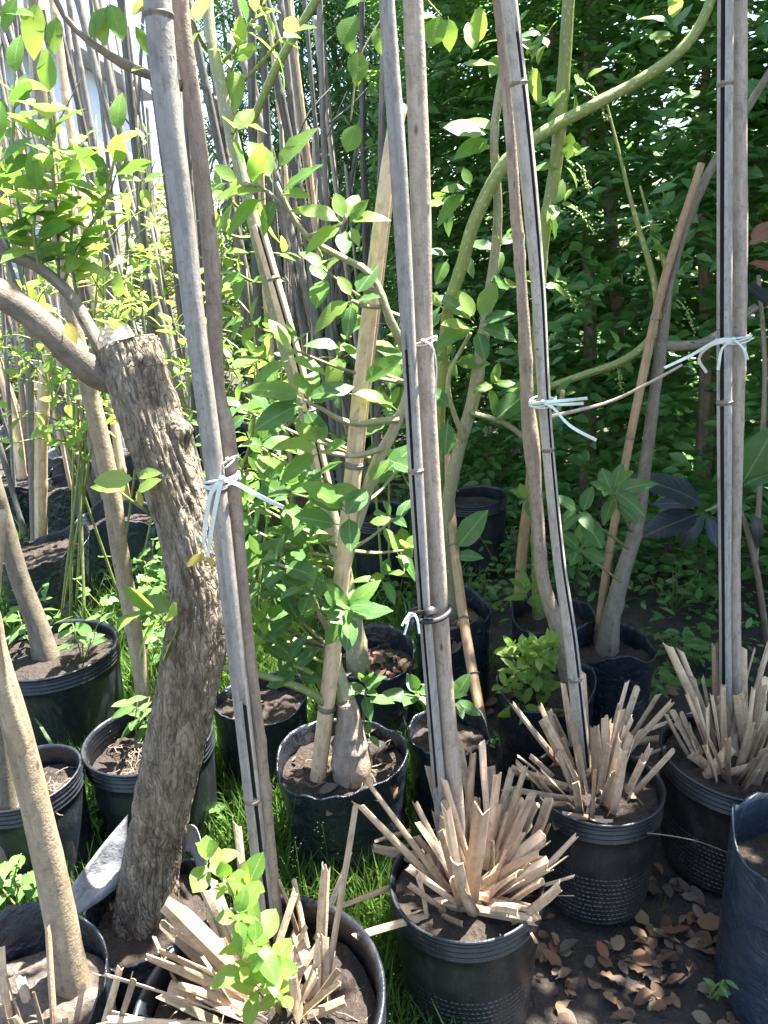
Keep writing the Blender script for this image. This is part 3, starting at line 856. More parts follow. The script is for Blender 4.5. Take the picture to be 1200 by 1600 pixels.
# --- the thick cut stump
zT = PT[3]
tT = thing("cut_tree", Pz(232, 1420, zT), "thick furrowed tree stump, sawn off above and leaning, sprouting twigs", "tree stump")
rT = rows_from((228, 1425, 96), zT, [(240, 1330, 86), (268, 1190, 92), (300, 1030, 98), (312, 930, 96), (290, 820, 88), (248, 690, 92), (222, 610, 98), (200, 540, 96)], dy=0.16)
def bark(TH, S, RR):
    g = RR.mean()
    x, y = np.cos(TH) * 3.2, np.sin(TH) * 3.2
    a = wob(41, TH * 0 + x * 1.8 + 0.35 * wob(43, S * 20, x, 2), y * 1.8 + S * 6, 3)
    b = wob(42, x * 6.0 + 0.5 * wob(44, S * 30, y, 2), y * 6.0 + S * 30, 3)
    c = wob(45, S * 60 + x, y * 3 + S * 20, 3)
    up = np.clip((S - 0.55) / 0.2, 0, 1)
    ridges = -np.abs(b) * 1.5 - 0.6 * np.abs(a) - 0.5 * np.abs(c)
    d = g * (0.085 * ridges + 0.06 + 0.05 * a)
    # an old healed knob on the right
    dd = np.abs((TH - R(75) + np.pi) % (2 * np.pi) - np.pi) * RR
    d = d + 0.018 * np.exp(-(dd ** 2 + (S - (S.max() - 0.17)) ** 2) / 0.018 ** 2)
    return d
v, f, uv = tube(rT, 110, 0.0045, bark, cap=True)
build("trunk", v, f, M['bark_rough'], tT, uv=uv)
e = np.array(rT[-1][:3]); e0 = np.array(rT[-2][:3]); d = (e - e0) / np.linalg.norm(e - e0); rr = rT[-1][3]
v, f, uv = tube([(*(e + d * 0.0), rr * 0.93), (*(e + d * 0.006), rr * 0.88), (*(e + d * 0.016 + np.array([0.004, 0, 0])), rr * 0.72), (*(e + d * 0.020 + np.array([0.012, 0, 0])), rr * 0.35)], 40, 0.003, lambda TH, S, RR: RR * (0.10 * wob(9, np.cos(TH) * 3, np.sin(TH) * 3, 4) + 0.05 * wob(10, np.cos(TH) * 12, np.sin(TH) * 12 + S * 200, 3)))
build("sawn_top", v, f, M['sawn'], tT, uv=uv)
Yt = rT[-1][1]
r1 = pxrows([(205, 600, 48, Yt), (150, 582, 50, Yt - 0.02), (90, 528, 44, Yt - 0.05), (30, 478, 42, Yt - 0.07), (-60, 432, 40, Yt - 0.1)])
limb(tT, r1, M['bark_pale'], "branch", n=24, seed=9, flute=0.06, knots=8)
r2 = pxrows([(185, 570, 34, Yt + 0.03), (150, 530, 22, Yt + 0.05), (110, 462, 19, Yt + 0.07), (50, 412, 18, Yt + 0.08), (-20, 392, 16, Yt + 0.1)])
limb(tT, r2, M['bark_pale'], "branch", n=18, seed=10, flute=0.06, knots=6)
for (b, lst) in (((232, 752), [((232, 752), (214, 748)), ((214, 748), (145, 748)), ((214, 746), (238, 730))]),):
    for i, (p, q) in enumerate(lst[1:]):
        leafpx(tT, p, q, 1.02, -0.02, 'young')
for p, q, k in (((190, 768), (145, 749), 'young'), ((190, 770), (196, 742), 'young'), ((212, 770), (245, 745), 'young'), ((215, 765), (222, 792), 'yellow'), ((322, 865), (288, 882), 'yellow'), ((322, 866), (333, 885), 'yellow'), ((318, 860), (312, 880), 'yellow')):
    leafpx(tT, p, q, rT[6][1] - 0.07, -0.01, k)
limb(tT, pxrows([(232, 800, 6, rT[6][1] - 0.03), (205, 782, 4, rT[6][1] - 0.06), (188, 768, 3, rT[6][1] - 0.07)]), M['stem_green'], "twig", n=6, flute=0)
for (x, y, Yd) in ((262, 950, -0.06),):
    pos = P(258, 960, rT[5][1] - 0.06)
    sprig(tT, pos, (-0.9, -0.3, 0.25), 8, 0.10, 'young', (20, 85), keys=['young', 'tree'])
    limb(tT, [(*P(300, 965, rT[5][1]), 0.004), (*pos, 0.003)], M['stem_green'], "twig", n=6, flute=0)

# --- slim pale trunk behind the stump (pot H)
zH = PH[3]
tH = thing("young_tree", Pz(228, 1118, zH), "slim pale trunk slanting up behind the stump, with a peeled patch", "young tree")
rH = rows_from((226, 1120, 30), zH, [(224, 1085, 24), (212, 1000, 24), (192, 890, 26), (172, 760, 28), (152, 660, 27), (132, 580, 26), (100, 430, 20), (70, 200, 18), (50, -30, 16)], dy=0.0, ext=0.4)
limb(tH, rH, M['bark_tan'], "trunk", n=20, knots=14, seed=12)

# --- tan leaning trunk at lower left (bag F)
zF = PF[3] + 0.03
tF = thing("young_tree", Pz(112, 1520, zF), "smooth tan trunk leaning left out of the bottom left bag", "young tree")
rF = rows_from((112, 1530, 52), zF, [(96, 1440, 48), (70, 1320, 45), (32, 1160, 42), (0, 1040, 34), (-22, 940, 30), (-60, 760, 28)], dy=0.0)
limb(tF, rF, M['bark_tan'], "trunk", n=24, knots=10, seed=13, flute=0.04)
r_ = pxrows([(40, 1190, 30, rF[4][1]), (8, 1090, 26, rF[4][1] - 0.03), (-12, 980, 22, rF[4][1] - 0.04), (0, 800, 20, rF[4][1] - 0.05)])
limb(tF, r_, M['bark_tan'], "branch", n=14, seed=14)
zG = PG[3]
tG = thing("young_tree", Pz(12, 1240, zG), "rough pale trunk at the left picture edge behind the tan one", "young tree")
limb(tG, rows_from((14, 1330, 34), 0.18, [(8, 1240, 30), (0, 1150, 26), (-20, 950, 22)], dy=0), M['bark_pale'], "trunk", n=16, seed=15, knots=8)
zI = PI_[3]
tI = thing("young_tree", Pz(72, 1022, zI), "pale grey trunk slanting left out of the large weedy pot", "young tree")
rI = rows_from((72, 1026, 40), zI, [(58, 975, 32), (30, 900, 29), (2, 800, 26), (-40, 650, 24)], dy=0.0)
limb(tI, rI, M['bark_pale'], "trunk", n=18, seed=16, knots=10)

# --- swollen trunk with pale bamboo (bag K)
zK = PK[3]
tKb = thing("bamboo_stake", Pz(497, 1215, zK), "pale tan bamboo pole leaning right across the middle, cut open on top", "bamboo stake")
rKb = rows_from((497, 1215, 25), zK, [(520, 1020, 25), (543, 820, 26), (566, 600, 29), (590, 400, 28), (612, 230, 25), (626, 165, 22)], dy=0.10)
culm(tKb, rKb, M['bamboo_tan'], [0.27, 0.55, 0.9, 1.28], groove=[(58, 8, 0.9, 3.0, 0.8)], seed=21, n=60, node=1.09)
tK = thing("ombu_tree", Pz(550, 1200, zK), "leafy young tree with a swollen foot beside the pale bamboo", "young tree")
rKf = rows_from((550, 1212, 60), zK, [(549, 1192, 64), (547, 1165, 54), (546, 1140, 43), (545, 1112, 33), (541, 1098, 27)])
limb(tK, rKf, M['bark_brown'], 'swollen_foot', n=26, seed=23, knots=10, flute=0.05, step=0.006)
rK = rows_from((550, 1208, 26), zK, [(549, 1180, 26), (547, 1145, 28), (546, 1115, 32), (532, 1070, 26), (519, 1015, 24), (527, 940, 22), (545, 860, 20), (566, 790, 19), (590, 720, 18), (618, 665, 17), (640, 600, 15), (640, 500, 11)], dy=0.06)
limb(tK, rK, M['stem_mossy'], "trunk", n=22, seed=22, knots=26, flute=0.07, step=0.012)
YK = rK[1][1]
KB, KO = {}, {}
def kbranch(key, pts, m='stem_mossy', par=tK, n=9):
    rows = pxrows(pts)
    KB[key] = Vector(rows[-1][:3])
    KO[key] = limb(par, rows, M[m], "branch", n=n, flute=0.05, seed=len(KB), knots=3)
    return rows
kbranch('a', [(622, 655, 13, YK + 0.03), (560, 662, 11, YK), (530, 655, 9, YK - 0.03), (505, 640, 7, YK - 0.05), (475, 625, 6, YK - 0.06)])
kbranch('b', [(600, 700, 11, YK + 0.02), (560, 712, 9, YK - 0.02), (530, 710, 7, YK - 0.04), (500, 705, 6, YK - 0.05)])
kbranch('c', [(640, 560, 16, YK + 0.03), (610, 500, 13, YK + 0.0), (580, 430, 11, YK), (530, 400, 10, YK + 0.02), (480, 370, 9, YK), (448, 320, 7, YK), (432, 285, 6, YK)])
kbranch('d', [(600, 480, 8, YK), (570, 478, 7, YK - 0.02), (550, 470, 5, YK - 0.04)])
kbranch('e', [(530, 940, 8, YK + 0.02), (480, 900, 7, YK - 0.02), (430, 880, 5, YK - 0.05)])
kbranch('f', [(522, 1000, 9, YK + 0.02), (500, 960, 7, YK - 0.04), (490, 930, 5, YK - 0.07)])
kbranch('g', [(520, 1110, 15, YK), (480, 1080, 14, YK - 0.02), (410, 1055, 12, YK - 0.04), (345, 1043, 9, YK - 0.05)], 'stem_green')
kbranch('h', [(518, 1098, 11, YK), (490, 1055, 10, YK + 0.02), (460, 1040, 7, YK + 0.0)], 'stem_green')
kbranch('i', [(535, 1000, 9, YK), (545, 975, 8, YK - 0.06), (545, 955, 6, YK - 0.09)])
kbranch('j', [(480, 370, 7, YK), (535, 350, 5, YK - 0.02), (540, 335, 4, YK - 0.02)])
kbranch('k', [(448, 325, 6, YK), (405, 290, 5, YK), (380, 290, 4, YK)])
# hand placed large leaves (base px, tip px, Y offset, tip offset, kind)
for b, tp, dy, dt, k in [
    ((430, 268), (484, 188), 0, -0.02, 'young'), ((425, 285), (390, 200), 0, 0.03, 'young'), ((440, 300), (500, 250), 0, -0.03, 'tree'), ((438, 305), (475, 290), -0.01, -0.04, 'young'), ((420, 300), (326, 285), 0, -0.02, 'young'),
    ((415, 310), (350, 330), 0, -0.05, 'tree'), ((432, 310), (400, 350), 0, -0.03, 'deep'),
    ((535, 350), (475, 300), -0.02, -0.03, 'young'), ((537, 345), (525, 296), -0.02, 0.02, 'young'), ((540, 345), (556, 290), -0.02, 0.03, 'tree'), ((545, 348), (592, 318), -0.02, -0.03, 'young'), ((535, 355), (480, 362), -0.02, -0.05, 'young'), ((545, 352), (575, 310), -0.02, 0, 'tree'), ((540, 358), (535, 392), -0.02, -0.05, 'deep'), ((548, 356), (560, 372), -0.02, -0.04, 'young'),
    ((550, 470), (488, 490), -0.04, -0.04, 'young'), ((550, 465), (528, 430), -0.04, 0.02, 'young'), ((555, 462), (590, 410), -0.03, 0.03, 'deep'), ((550, 475), (540, 512), -0.04, -0.05, 'deep'), ((556, 470), (592, 460), -0.04, -0.04, 'deep'),
    ((475, 625), (400, 582), -0.06, -0.04, 'tree'), ((478, 620), (462, 575), -0.06, 0.02, 'tree'), ((480, 622), (520, 600), -0.06, -0.03, 'deep'), ((475, 630), (395, 660), -0.06, -0.06, 'deep'), ((480, 628), (490, 568), -0.05, 0.04, 'tree'), ((478, 632), (545, 585), -0.06, 0.02, 'deep'), ((470, 630), (420, 605), -0.06, -0.03, 'deep'),
    ((500, 700), (436, 683), -0.05, -0.05, 'young'), ((500, 695), (462, 655), -0.05, 0.02, 'young'), ((505, 695), (500, 650), -0.05, 0.02, 'tree'), ((505, 705), (540, 690), -0.05, -0.04, 'tree'), ((498, 708), (435, 740), -0.05, -0.06, 'tree'), ((505, 690), (480, 640), -0.04, 0.04, 'deep'),
    ((575, 760), (540, 800), -0.04, -0.06, 'deep'), ((570, 765), (500, 770), -0.04, -0.04, 'tree'), ((575, 755), (600, 715), -0.04, 0.0, 'tree'), ((540, 800), (490, 762), -0.06, 0, 'deep'), ((545, 795), (470, 755), -0.06, -0.03, 'tree'), ((545, 805), (548, 860), -0.06, -0.06, 'deep'), ((530, 820), (460, 805), -0.07, -0.04, 'deep'),
    ((610, 720), (655, 735), -0.02, -0.06, 'deep'), ((600, 740), (650, 690), 0.05, 0.02, 'deep'), ((620, 640), (570, 600), 0.02, -0.04, 'tree'), ((565, 600), (628, 555), -0.08, -0.02, 'tree'), ((640, 570), (590, 545), 0, -0.03, 'deep'),
]:
    leafpx(tK, b, tp, YK + dy, dt, k)
for key, n, L, ax, ks in (('e', 9, 0.095, (-0.5, -0.5, 0.6), ['deep', 'tree']), ('f', 10, 0.085, (-0.3, -0.6, 0.7), ['deep', 'tree']), ('i', 12, 0.10, (0.05, -0.8, 0.6), ['deep', 'deep', 'tree']),
                          ('h', 9, 0.095, (-0.1, -0.4, 0.9), ['deep']), ('k', 6, 0.09, (-0.9, -0.2, 0.3), ['young', 'tree'])):
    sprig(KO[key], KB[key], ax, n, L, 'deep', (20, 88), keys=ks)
for x, y, n, L in ((400, 830, 9, 0.09), (455, 850, 9, 0.095), (395, 905, 9, 0.09), (445, 930, 9, 0.09), (480, 850, 7, 0.085), (420, 970, 8, 0.085), (455, 1000, 7, 0.08), (470, 905, 6, 0.08)):
    pos = P(x, y, YK + random.uniform(-0.02, 0.12))
    r0 = P(520, y + 40, YK + 0.03)
    br = limb(tK, [(*r0, 0.005), (*((r0 + pos) / 2 + Vector((0, 0.01, -0.02))), 0.004), (*pos, 0.003)], M['stem_olive'], "branch", n=6, flute=0)
    sprig(br, pos, (random.uniform(-0.4, 0.4), -0.5, 0.7), n, L, 'deep', (20, 88), keys=['deep', 'deep', 'tree'])
for x, y, n, L, dyy in ((385, 780, 8, 0.09, 0.15), (430, 760, 8, 0.09, 0.12), (410, 700, 7, 0.09, 0.15), (455, 770, 7, 0.09, 0.02), (375, 860, 8, 0.085, 0.1), (465, 825, 8, 0.09, 0.08), (415, 1000, 8, 0.085, 0.05), (385, 950, 8, 0.085, 0.1), (600, 900, 6, 0.08, 0.12), (480, 880, 6, 0.085, 0.05), (490, 735, 6, 0.085, 0.1), (610, 640, 6, 0.085, 0.2), (535, 540, 6, 0.085, 0.2), (620, 540, 6, 0.085, 0.2), (505, 420, 6, 0.09, 0.02), (615, 810, 6, 0.085, 0.15), (630, 860, 6, 0.085, 0.06), (625, 730, 5, 0.085, 0.15), (455, 545, 6, 0.09, -0.03), (425, 640, 6, 0.09, 0.05), (380, 640, 6, 0.085, 0.1), (460, 960, 6, 0.08, 0.05)):
    pos = P(x, y, YK + dyy)
    near_row = min(rK[2:], key=lambda q_: (Vector(q_[:3]) - pos).length + max(0, q_[2] - pos.z) * 2)
    r0 = Vector(near_row[:3])
    br = limb(tK, [(*r0, 0.005), (*((r0 + pos) / 2 + Vector((0, 0.02, -0.015))), 0.004), (*pos, 0.0025)], M['stem_olive'], "branch", n=6, flute=0)
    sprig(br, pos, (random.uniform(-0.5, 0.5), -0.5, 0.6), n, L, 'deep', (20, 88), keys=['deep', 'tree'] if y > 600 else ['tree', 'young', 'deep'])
# seedling in the same bag
ts = thing("seedling", Pz(575, 1150, zK), "small leafy seedling right of the swollen trunk", "seedling")
p = P(571, 1078, YK + 0.02)
limb(ts, [(*Pz(572, 1165, zK), 0.003), (*P(568, 1120, YK + 0.03), 0.003), (*p, 0.002)], M['stem_olive'], "stem", n=6, flute=0)
sprig(ts, p, (0.05, -0.35, 0.9), 11, 0.075, 'deep', (15, 95), step=0.006)
sprig(ts, P(575, 1150, YK), (0.3, -0.4, 0.8), 4, 0.045, 'deep', (20, 90), step=0.004)

# --- trunk and split stake behind (bag M)
zM = PM[3]
tM = thing("young_tree", Pz(560, 1042, zM), "green barked trunk behind the pale bamboo, clear of leaves at its foot", "young tree")
rM = rows_from((560, 1045, 38), zM, [(553, 980, 30), (538, 900, 27), (512, 790, 26), (480, 650, 25), (440, 520, 24), (415, 420, 22), (385, 300, 20), (355, 180, 20), (330, 60, 18), (322, -30, 18)], dy=0.25, ext=0.3)
limb(tM, rM, M['stem_mossy'], "trunk", n=16, seed=31, knots=20)
tS = thing("split_stake", P(505, 745, rM[4][1]), "split bamboo stake with pale sunlit edges, ending among left centre leaves", "bamboo stake")
rS = pxrows([(512, 770, 19, rM[4][1] - 0.05), (468, 580, 20, rM[4][1] - 0.03), (403, 352, 20, rM[4][1] + 0.02)])
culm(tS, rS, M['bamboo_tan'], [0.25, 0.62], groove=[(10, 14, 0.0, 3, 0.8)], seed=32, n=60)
def msprigs(lst, par, rows_y, keys, L0=0.09):
    for x, y, n, ax in lst:
        pos = P(x, y, rows_y + random.uniform(-0.08, 0.1))
        sprig(par, pos, ax, n, L0 * random.uniform(0.85, 1.15), 'tree', (20, 85), keys=keys)
YM = rM[6][1]
for i, (x, y, n, ax, sx, sy) in enumerate([(395, 30, 8, (0.6, -0.4, 0.5), 335, 110), (370, 90, 7, (0.3, -0.6, 0.5), 340, 140), (350, 300, 6, (-0.6, -0.3, 0.6), 385, 330), (440, 60, 6, (0.6, -0.2, 0.3), 350, 150),
                                         (375, 430, 6, (-0.5, -0.4, 0.6), 415, 440), (385, 500, 7, (-0.6, -0.4, 0.4), 435, 520), (345, 360, 5, (-0.6, -0.2, 0.5), 395, 370), (300, 30, 5, (-0.5, -0.4, 0.5), 325, 80), (410, 560, 6, (-0.4, -0.6, 0.4), 450, 570), (370, 200, 5, (0.5, -0.5, 0.4), 358, 200)]):
    pos = P(x, y, YM + 0.12 - 0.02 * i)
    sprig(tM, pos, ax, n, 0.105, 'young', (20, 85), keys=['young', 'tree', 'young'])
    r0 = P(sx, sy, YM + 0.15)
    limb(tM, [(*r0, 0.006), (*((r0 + pos) / 2 + Vector((0, 0, -0.01))), 0.005), (*pos, 0.003)], M['stem_green'], "branch", n=6, flute=0)
kbranch('m1', [(390, 200, 12, YM + 0.3), (430, 110, 13, YM + 0.3), (470, 40, 13, YM + 0.3), (512, -30, 12, YM + 0.3)], 'stem_green', tM)

# --- centre right: curving green tree (bag N) with brown stake
zN = PN[3]
tN = thing("ombu_tree", Pz(705, 965, zN), "green tree whose long limb curves from the centre up to the top right", "young tree")
rN = rows_from((706, 965, 22), zN, [(700, 880, 20), (700, 790, 20), (716, 705, 20), (738, 630, 21), (753, 540, 20), (768, 440, 16), (778, 330, 14), (772, 210, 13), (788, 90, 11), (792, 0, 9)], dy=-0.1, ext=0.2)
rN2 = pxrows([(702, 860, 16, rN[1][1]), (688, 760, 16, rN[1][1] + 0.02), (688, 620, 17, rN[1][1] - 0.02), (700, 490, 19, rN[1][1] - 0.05), (722, 415, 20, rN[1][1] - 0.08), (740, 350, 21, rN[1][1] - 0.1), (785, 262, 21, rN[1][1] - 0.12), (845, 210, 19, rN[1][1] - 0.12), (930, 163, 18, rN[1][1] - 0.1), (1005, 122, 17, rN[1][1] - 0.1), (1070, 72, 17, rN[1][1] - 0.1), (1105, 15, 16, rN[1][1] - 0.1), (1125, -60, 15, rN[1][1] - 0.1)])
limb(tN, rN2, M['stem_green'], "branch", n=18, seed=44, knots=22, flute=0.06)
limb(tN, rN, M['stem_mossy'], "trunk", n=18, seed=41, knots=26, flute=0.06)
YN = rN[8][1]
kbranch('n2', [(735, 645, 9, YN), (790, 662, 9, YN + 0.02), (835, 700, 8, YN + 0.05)], 'stem_mossy', tN)
kbranch('n3', [(725, 690, 9, YN), (700, 600, 7, YN - 0.06), (735, 520, 6, YN - 0.12)], 'stem_mossy', tN)
for b, tp, dy, dt, k in [
    ((745, 510), (672, 530), -0.12, -0.05, 'tree'), ((748, 512), (805, 515), -0.12, -0.06, 'deep'), ((742, 500), (715, 452), -0.12, 0.03, 'young'), ((748, 500), (775, 440), -0.12, 0.02, 'young'), ((750, 505), (800, 482), -0.12, -0.03, 'deep'), ((740, 505), (690, 445), -0.12, 0.03, 'deep'), ((745, 515), (760, 560), -0.12, -0.06, 'deep'), ((740, 515), (690, 505), -0.12, -0.06, 'young'),
    ((700, 655), (695, 712), -0.14, -0.03, 'deep'), ((705, 640), (668, 600), -0.1, 0, 'deep'), ((770, 660), (830, 600), 0, 0, 'deep'), ((780, 650), (832, 640), 0, -0.03, 'deep'),
    ((745, 75), (750, 8), -0.1, 0, 'young'), ((740, 85), (735, 20), -0.1, 0.02, 'young'), ((720, 100), (775, 95), -0.1, -0.03, 'young'), ((770, 210), (695, 190), 0, -0.03, 'tree'), ((768, 215), (710, 235), 0, -0.05, 'tree'), ((770, 208), (740, 165), 0, 0.02, 'young'), ((768, 225), (735, 240), 0, -0.05, 'young'),
    ((730, 300), (680, 335), 0, -0.05, 'tree'), ((732, 295), (690, 290), 0, -0.02, 'tree'), ((735, 292), (725, 260), 0, 0.02, 'tree'), ((700, 400), (672, 380), 0, -0.02, 'deep'), ((720, 395), (745, 420), 0, -0.04, 'deep'), ((700, 405), (680, 440), 0, -0.05, 'tree'),
    ((712, 860), (755, 797), -0.05, -0.02, 'deep'), ((712, 870), (745, 862), -0.05, -0.06, 'deep')]:
    leafpx(tN, b, tp, YN + dy, dt, k)
for x, y, n, ax in [(800, 60, 7, (0.2, -0.5, 0.6)), (785, 380, 6, (0.3, -0.5, 0.5)), (805, 440, 6, (0.5, -0.5, 0.4)), (700, 320, 5, (-0.6, -0.4, 0.4)), (700, 560, 6, (-0.5, -0.5, 0.4)), (1050, 40, 6, (-0.2, -0.4, 0.8)), (690, 480, 5, (-0.5, -0.5, 0.4)), (770, 600, 5, (0.3, -0.6, 0.3))]:
    sprig(tN, P(x, y, YN + 0.02), ax, n, 0.10, 'tree', (25, 85), keys=['tree', 'deep', 'young'])
tNb = thing("bamboo_stake", Pz(750, 1115, PO[3]), "thin reddish brown bamboo leaning left behind the centre stakes", "bamboo stake")
rNb = rows_from((750, 1115, 17), PO[3], [(728, 990, 16), (713, 880, 15), (703, 775, 14), (696, 690, 13)], dy=0.78)
culm(tNb, rNb, M['bamboo_brown'], [0.18, 0.36, 0.62], seed=42, n=18, node=1.25)
tseed = thing("seedling", Pz(690, 1150, PO[3]), "broad leaved seedling behind the centre stakes near their foot", "seedling")
for x, y, n in ((650, 1085, 8), (708, 1095, 9)):
    pos = P(x, y, PO[1].y - 0.02)
    limb(tseed, [(*Pz(690, 1150, PO[3]), 0.003), (*pos, 0.002)], M['stem_olive'], "stem", n=6, flute=0)
    sprig(tseed, pos, (random.uniform(-0.3, 0.3), -0.5, 0.8), n, 0.095, 'deep', (20, 95), step=0.006)

# --- upright green stem and its limb with flower racemes (bag P)
zP = PP[3]
tP = thing("ombu_tree", Pz(842, 968, zP), "upright green stemmed tree behind the whitish stake, hung with flower spikes", "young tree")
rP = rows_from((842, 968, 20), zP, [(838, 800, 18), (836, 640, 18), (842, 480, 18), (848, 380, 19), (868, 260, 20), (880, 130, 20), (890, -30, 19)], dy=0.0, ext=0.3)
limb(tP, rP, M['stem_green'], "trunk", n=18, seed=51, knots=20)
YP = rP[4][1]
def raceme(par, p0, p1, Y, n=34):
    a, b = P(*p0, Y), P(*p1, Y - 0.03)
    mid = (a + b) / 2 + Vector((0, 0, 0.02))
    rows = [(*a, 0.0018), (*mid, 0.0016), (*b, 0.001)]
    v, f, uv = tube(rows, 5, 0.02)
    v = list(v); f = list(f)
    c = smooth_path(rows, 0.004)[:, :3]
    for i in range(n):
        q = c[int((0.25 + 0.75 * i / n) * (len(c) - 1))] + RNG.normal(size=3) * 0.006
        s = 0.0035
        k = len(v)
        v += [q + np.array(x) * s for x in ((1, 0, 0), (-1, 0, 0), (0, 1, 0), (0, -1, 0), (0, 0, 1), (0, 0, -1))]
        f += [(k + x, k + y, k + z) for x, y, z in ((0, 2, 4), (2, 1, 4), (1, 3, 4), (3, 0, 4), (2, 0, 5), (1, 2, 5), (3, 1, 5), (0, 3, 5))]
    build("flower_spike", np.array(v), f, M['bud'], par)
for p0, p1 in (((905, 140), (952, 190)), ((900, 255), (922, 305)), ((880, 320), (930, 368)), ((858, 445), (905, 485)), ((845, 570), (868, 520))):
    raceme(tP, p0, p1, YP - 0.02)
for x, y, n, ax in [(850, 60, 5, (-0.4, -0.5, 0.5)), (862, 165, 5, (-0.5, -0.5, 0.3)), (908, 130, 5, (0.5, -0.5, 0.3)), (890, 250, 6, (0.3, -0.6, 0.4)), (872, 320, 5, (0.4, -0.6, 0.2)), (860, 445, 6, (0.4, -0.5, 0.3)), (830, 600, 7, (-0.3, -0.6, 0.5)), (825, 90, 5, (-0.4, -0.5, 0.4)), (870, 620, 5, (0.5, -0.5, 0.2)), (825, 780, 5, (-0.4, -0.6, 0.3)), (905, 850, 6, (0.2, -0.6, 0.4))]:
    sprig(tP, P(x, y, YP - 0.03), ax, n, 0.085, 'tree', (25, 85), keys=['tree', 'deep', 'young'])
kbranch('p1', [(842, 610, 12, YP), (900, 590, 12, YP + 0.02), (980, 560, 13, YP + 0.05), (1030, 510, 13, YP + 0.1), (1045, 440, 11, YP + 0.12), (1020, 360, 7, YP + 0.15), (1000, 290, 3, YP + 0.18)], 'stem_green', tP)
for p0, p1 in (((960, 565), (970, 610)), ((1035, 350), (970, 385)), ((1060, 470), (1085, 520)), ((1010, 420), (990, 440))):
    raceme(tP, p0, p1, YP + 0.05, 30)
for x, y, n, ax in [(1030, 330, 6, (0.2, -0.5, 0.7)), (1060, 380, 6, (0.3, -0.5, 0.5)), (965, 545, 5, (-0.1, -0.5, 0.7)), (1045, 470, 5, (0.5, -0.4, 0.4)), (1010, 350, 5, (-0.4, -0.4, 0.6)), (1065, 430, 5, (0.5, -0.4, 0.4))]:
    sprig(tP, P(x, y, YP + 0.1), ax, n, 0.075, 'deep', (25, 85), keys=['deep', 'tree'])
kbranch('p2', [(850, 665, 9, YP - 0.02), (872, 640, 9, YP - 0.04), (880, 610, 7, YP - 0.05)], 'stem_mossy', tP)
tPb = thing("bamboo_stake", Pz(810, 955, zP), "short brown bamboo standing behind the knobbly trunk", "bamboo stake")
culm(tPb, rows_from((810, 955, 17), zP, [(816, 860, 17), (828, 760, 16), (838, 640, 15)], dy=0.05), M['bamboo_brown'], [0.22, 0.5], seed=52, n=16)
tsh = thing("seedling", Pz(815, 955, zP), "pale pink stemmed shoot in the bag with the raised corner", "seedling")
sprig(tsh, P(822, 925, PP[1].y - 0.05), (-0.1, -0.4, 0.8), 10, 0.085, 'young', (15, 85), keys=['young', 'tree'])
limb(tsh, [(*Pz(815, 955, zP), 0.003), (*P(822, 915, PP[1].y - 0.05), 0.002)], M['stem_olive'], "stem", n=6, flute=0)
tbush = thing("seedling", Pz(828, 1085, zQ), "bushy light green seedling in front of the knobbly trunk", "seedling")
for k in range(24):
    pos = P(826 + random.uniform(-38, 38), 1035 + random.uniform(-45, 45), PQ[1].y - 0.06 + random.uniform(-0.05, 0.05))
    st = limb(tbush, [(*Pz(828, 1085, zQ), 0.003), (*pos, 0.0015)], M['stem_olive'], "stem", n=5, flute=0, step=0.05)
    sprig(st, pos, (random.uniform(-0.5, 0.5), -0.4, 0.8), 6, 0.055, 'young', (20, 85), keys=['young', 'tree', 'young'], step=0.005)
for x, y in ((818, 1105), (860, 1110)):
    sprig(tbush, P(x, y, PQ[1].y - 0.1), (0.2, -0.7, -0.3), 3, 0.07, 'yellow', (20, 70), keys=['young'])

# --- grey trunk and brown bamboo on the right (bag R)
zR = PR[3]
tR = thing("young_tree", Pz(948, 1010, zR), "grey bent trunk beside brown bamboo, in front of the dark hedge", "young tree")
rR = rows_from((948, 1015, 38), zR, [(955, 965, 29), (972, 900, 24), (995, 820, 22), (1008, 730, 19), (1022, 620, 18), (1036, 520, 17), (1046, 440, 16), (1076, 340, 15), (1112, 262, 14), (1180, 150, 12)], dy=0.15, ext=0.3)
limb(tR, rR, M['bark_pale'], "trunk", n=20, seed=61, knots=22)
limb(tR, pxrows([(1025, 540, 18, rR[7][1]), (1070, 540, 15, rR[7][1]), (1110, 530, 14, rR[7][1] + 0.03), (1180, 480, 12, rR[7][1] + 0.1)]), M['bark_pale'], "branch", n=12, seed=62)
limb(tR, pxrows([(1030, 500, 12, rR[7][1]), (1020, 430, 10, rR[7][1] + 0.03), (990, 330, 7, rR[7][1] + 0.06), (968, 240, 5, rR[7][1] + 0.08), (945, 150, 3, rR[7][1] + 0.1)]), M['stem_green'], "branch", n=10, seed=63)
tRb = thing("bamboo_stake", Pz(935, 990, zR), "brown bamboo stake leaning right against the dark hedge", "bamboo stake")
culm(tRb, rows_from((934, 1000, 14), zR, [(948, 890, 13), (976, 730, 13), (1006, 580, 14), (1040, 430, 13), (1096, 255, 11)], dy=0.02), M['bamboo_brown'], [0.1, 0.38, 0.75, 1.1], seed=64, n=18)
for x, y, n, L, ax in [(960, 770, 9, 0.12, (-0.2, -0.6, 0.6)), (905, 800, 6, 0.10, (-0.5, -0.5, 0.4)), (905, 860, 6, 0.10, (-0.3, -0.6, 0.2))]:
    pos = P(x, y, rR[3][1] - 0.12)
    sprig(tR, pos, ax, n, L, 'deep', (25, 90), keys=['deep'])
    r0 = P(985, y + 60, rR[3][1])
    limb(tR, [(*r0, 0.005), (*pos, 0.003)], M['stem_olive'], "branch", n=6, flute=0)

# ================================================================== background
def px_of(p):
    q = (np.asarray(p) - np.array(CAM)) @ np.array(CROT)
    return np.stack([600 + FPX * q[:, 0] / -q[:, 2], 800 - FPX * q[:, 1] / -q[:, 2]], -1), -q[:, 2]

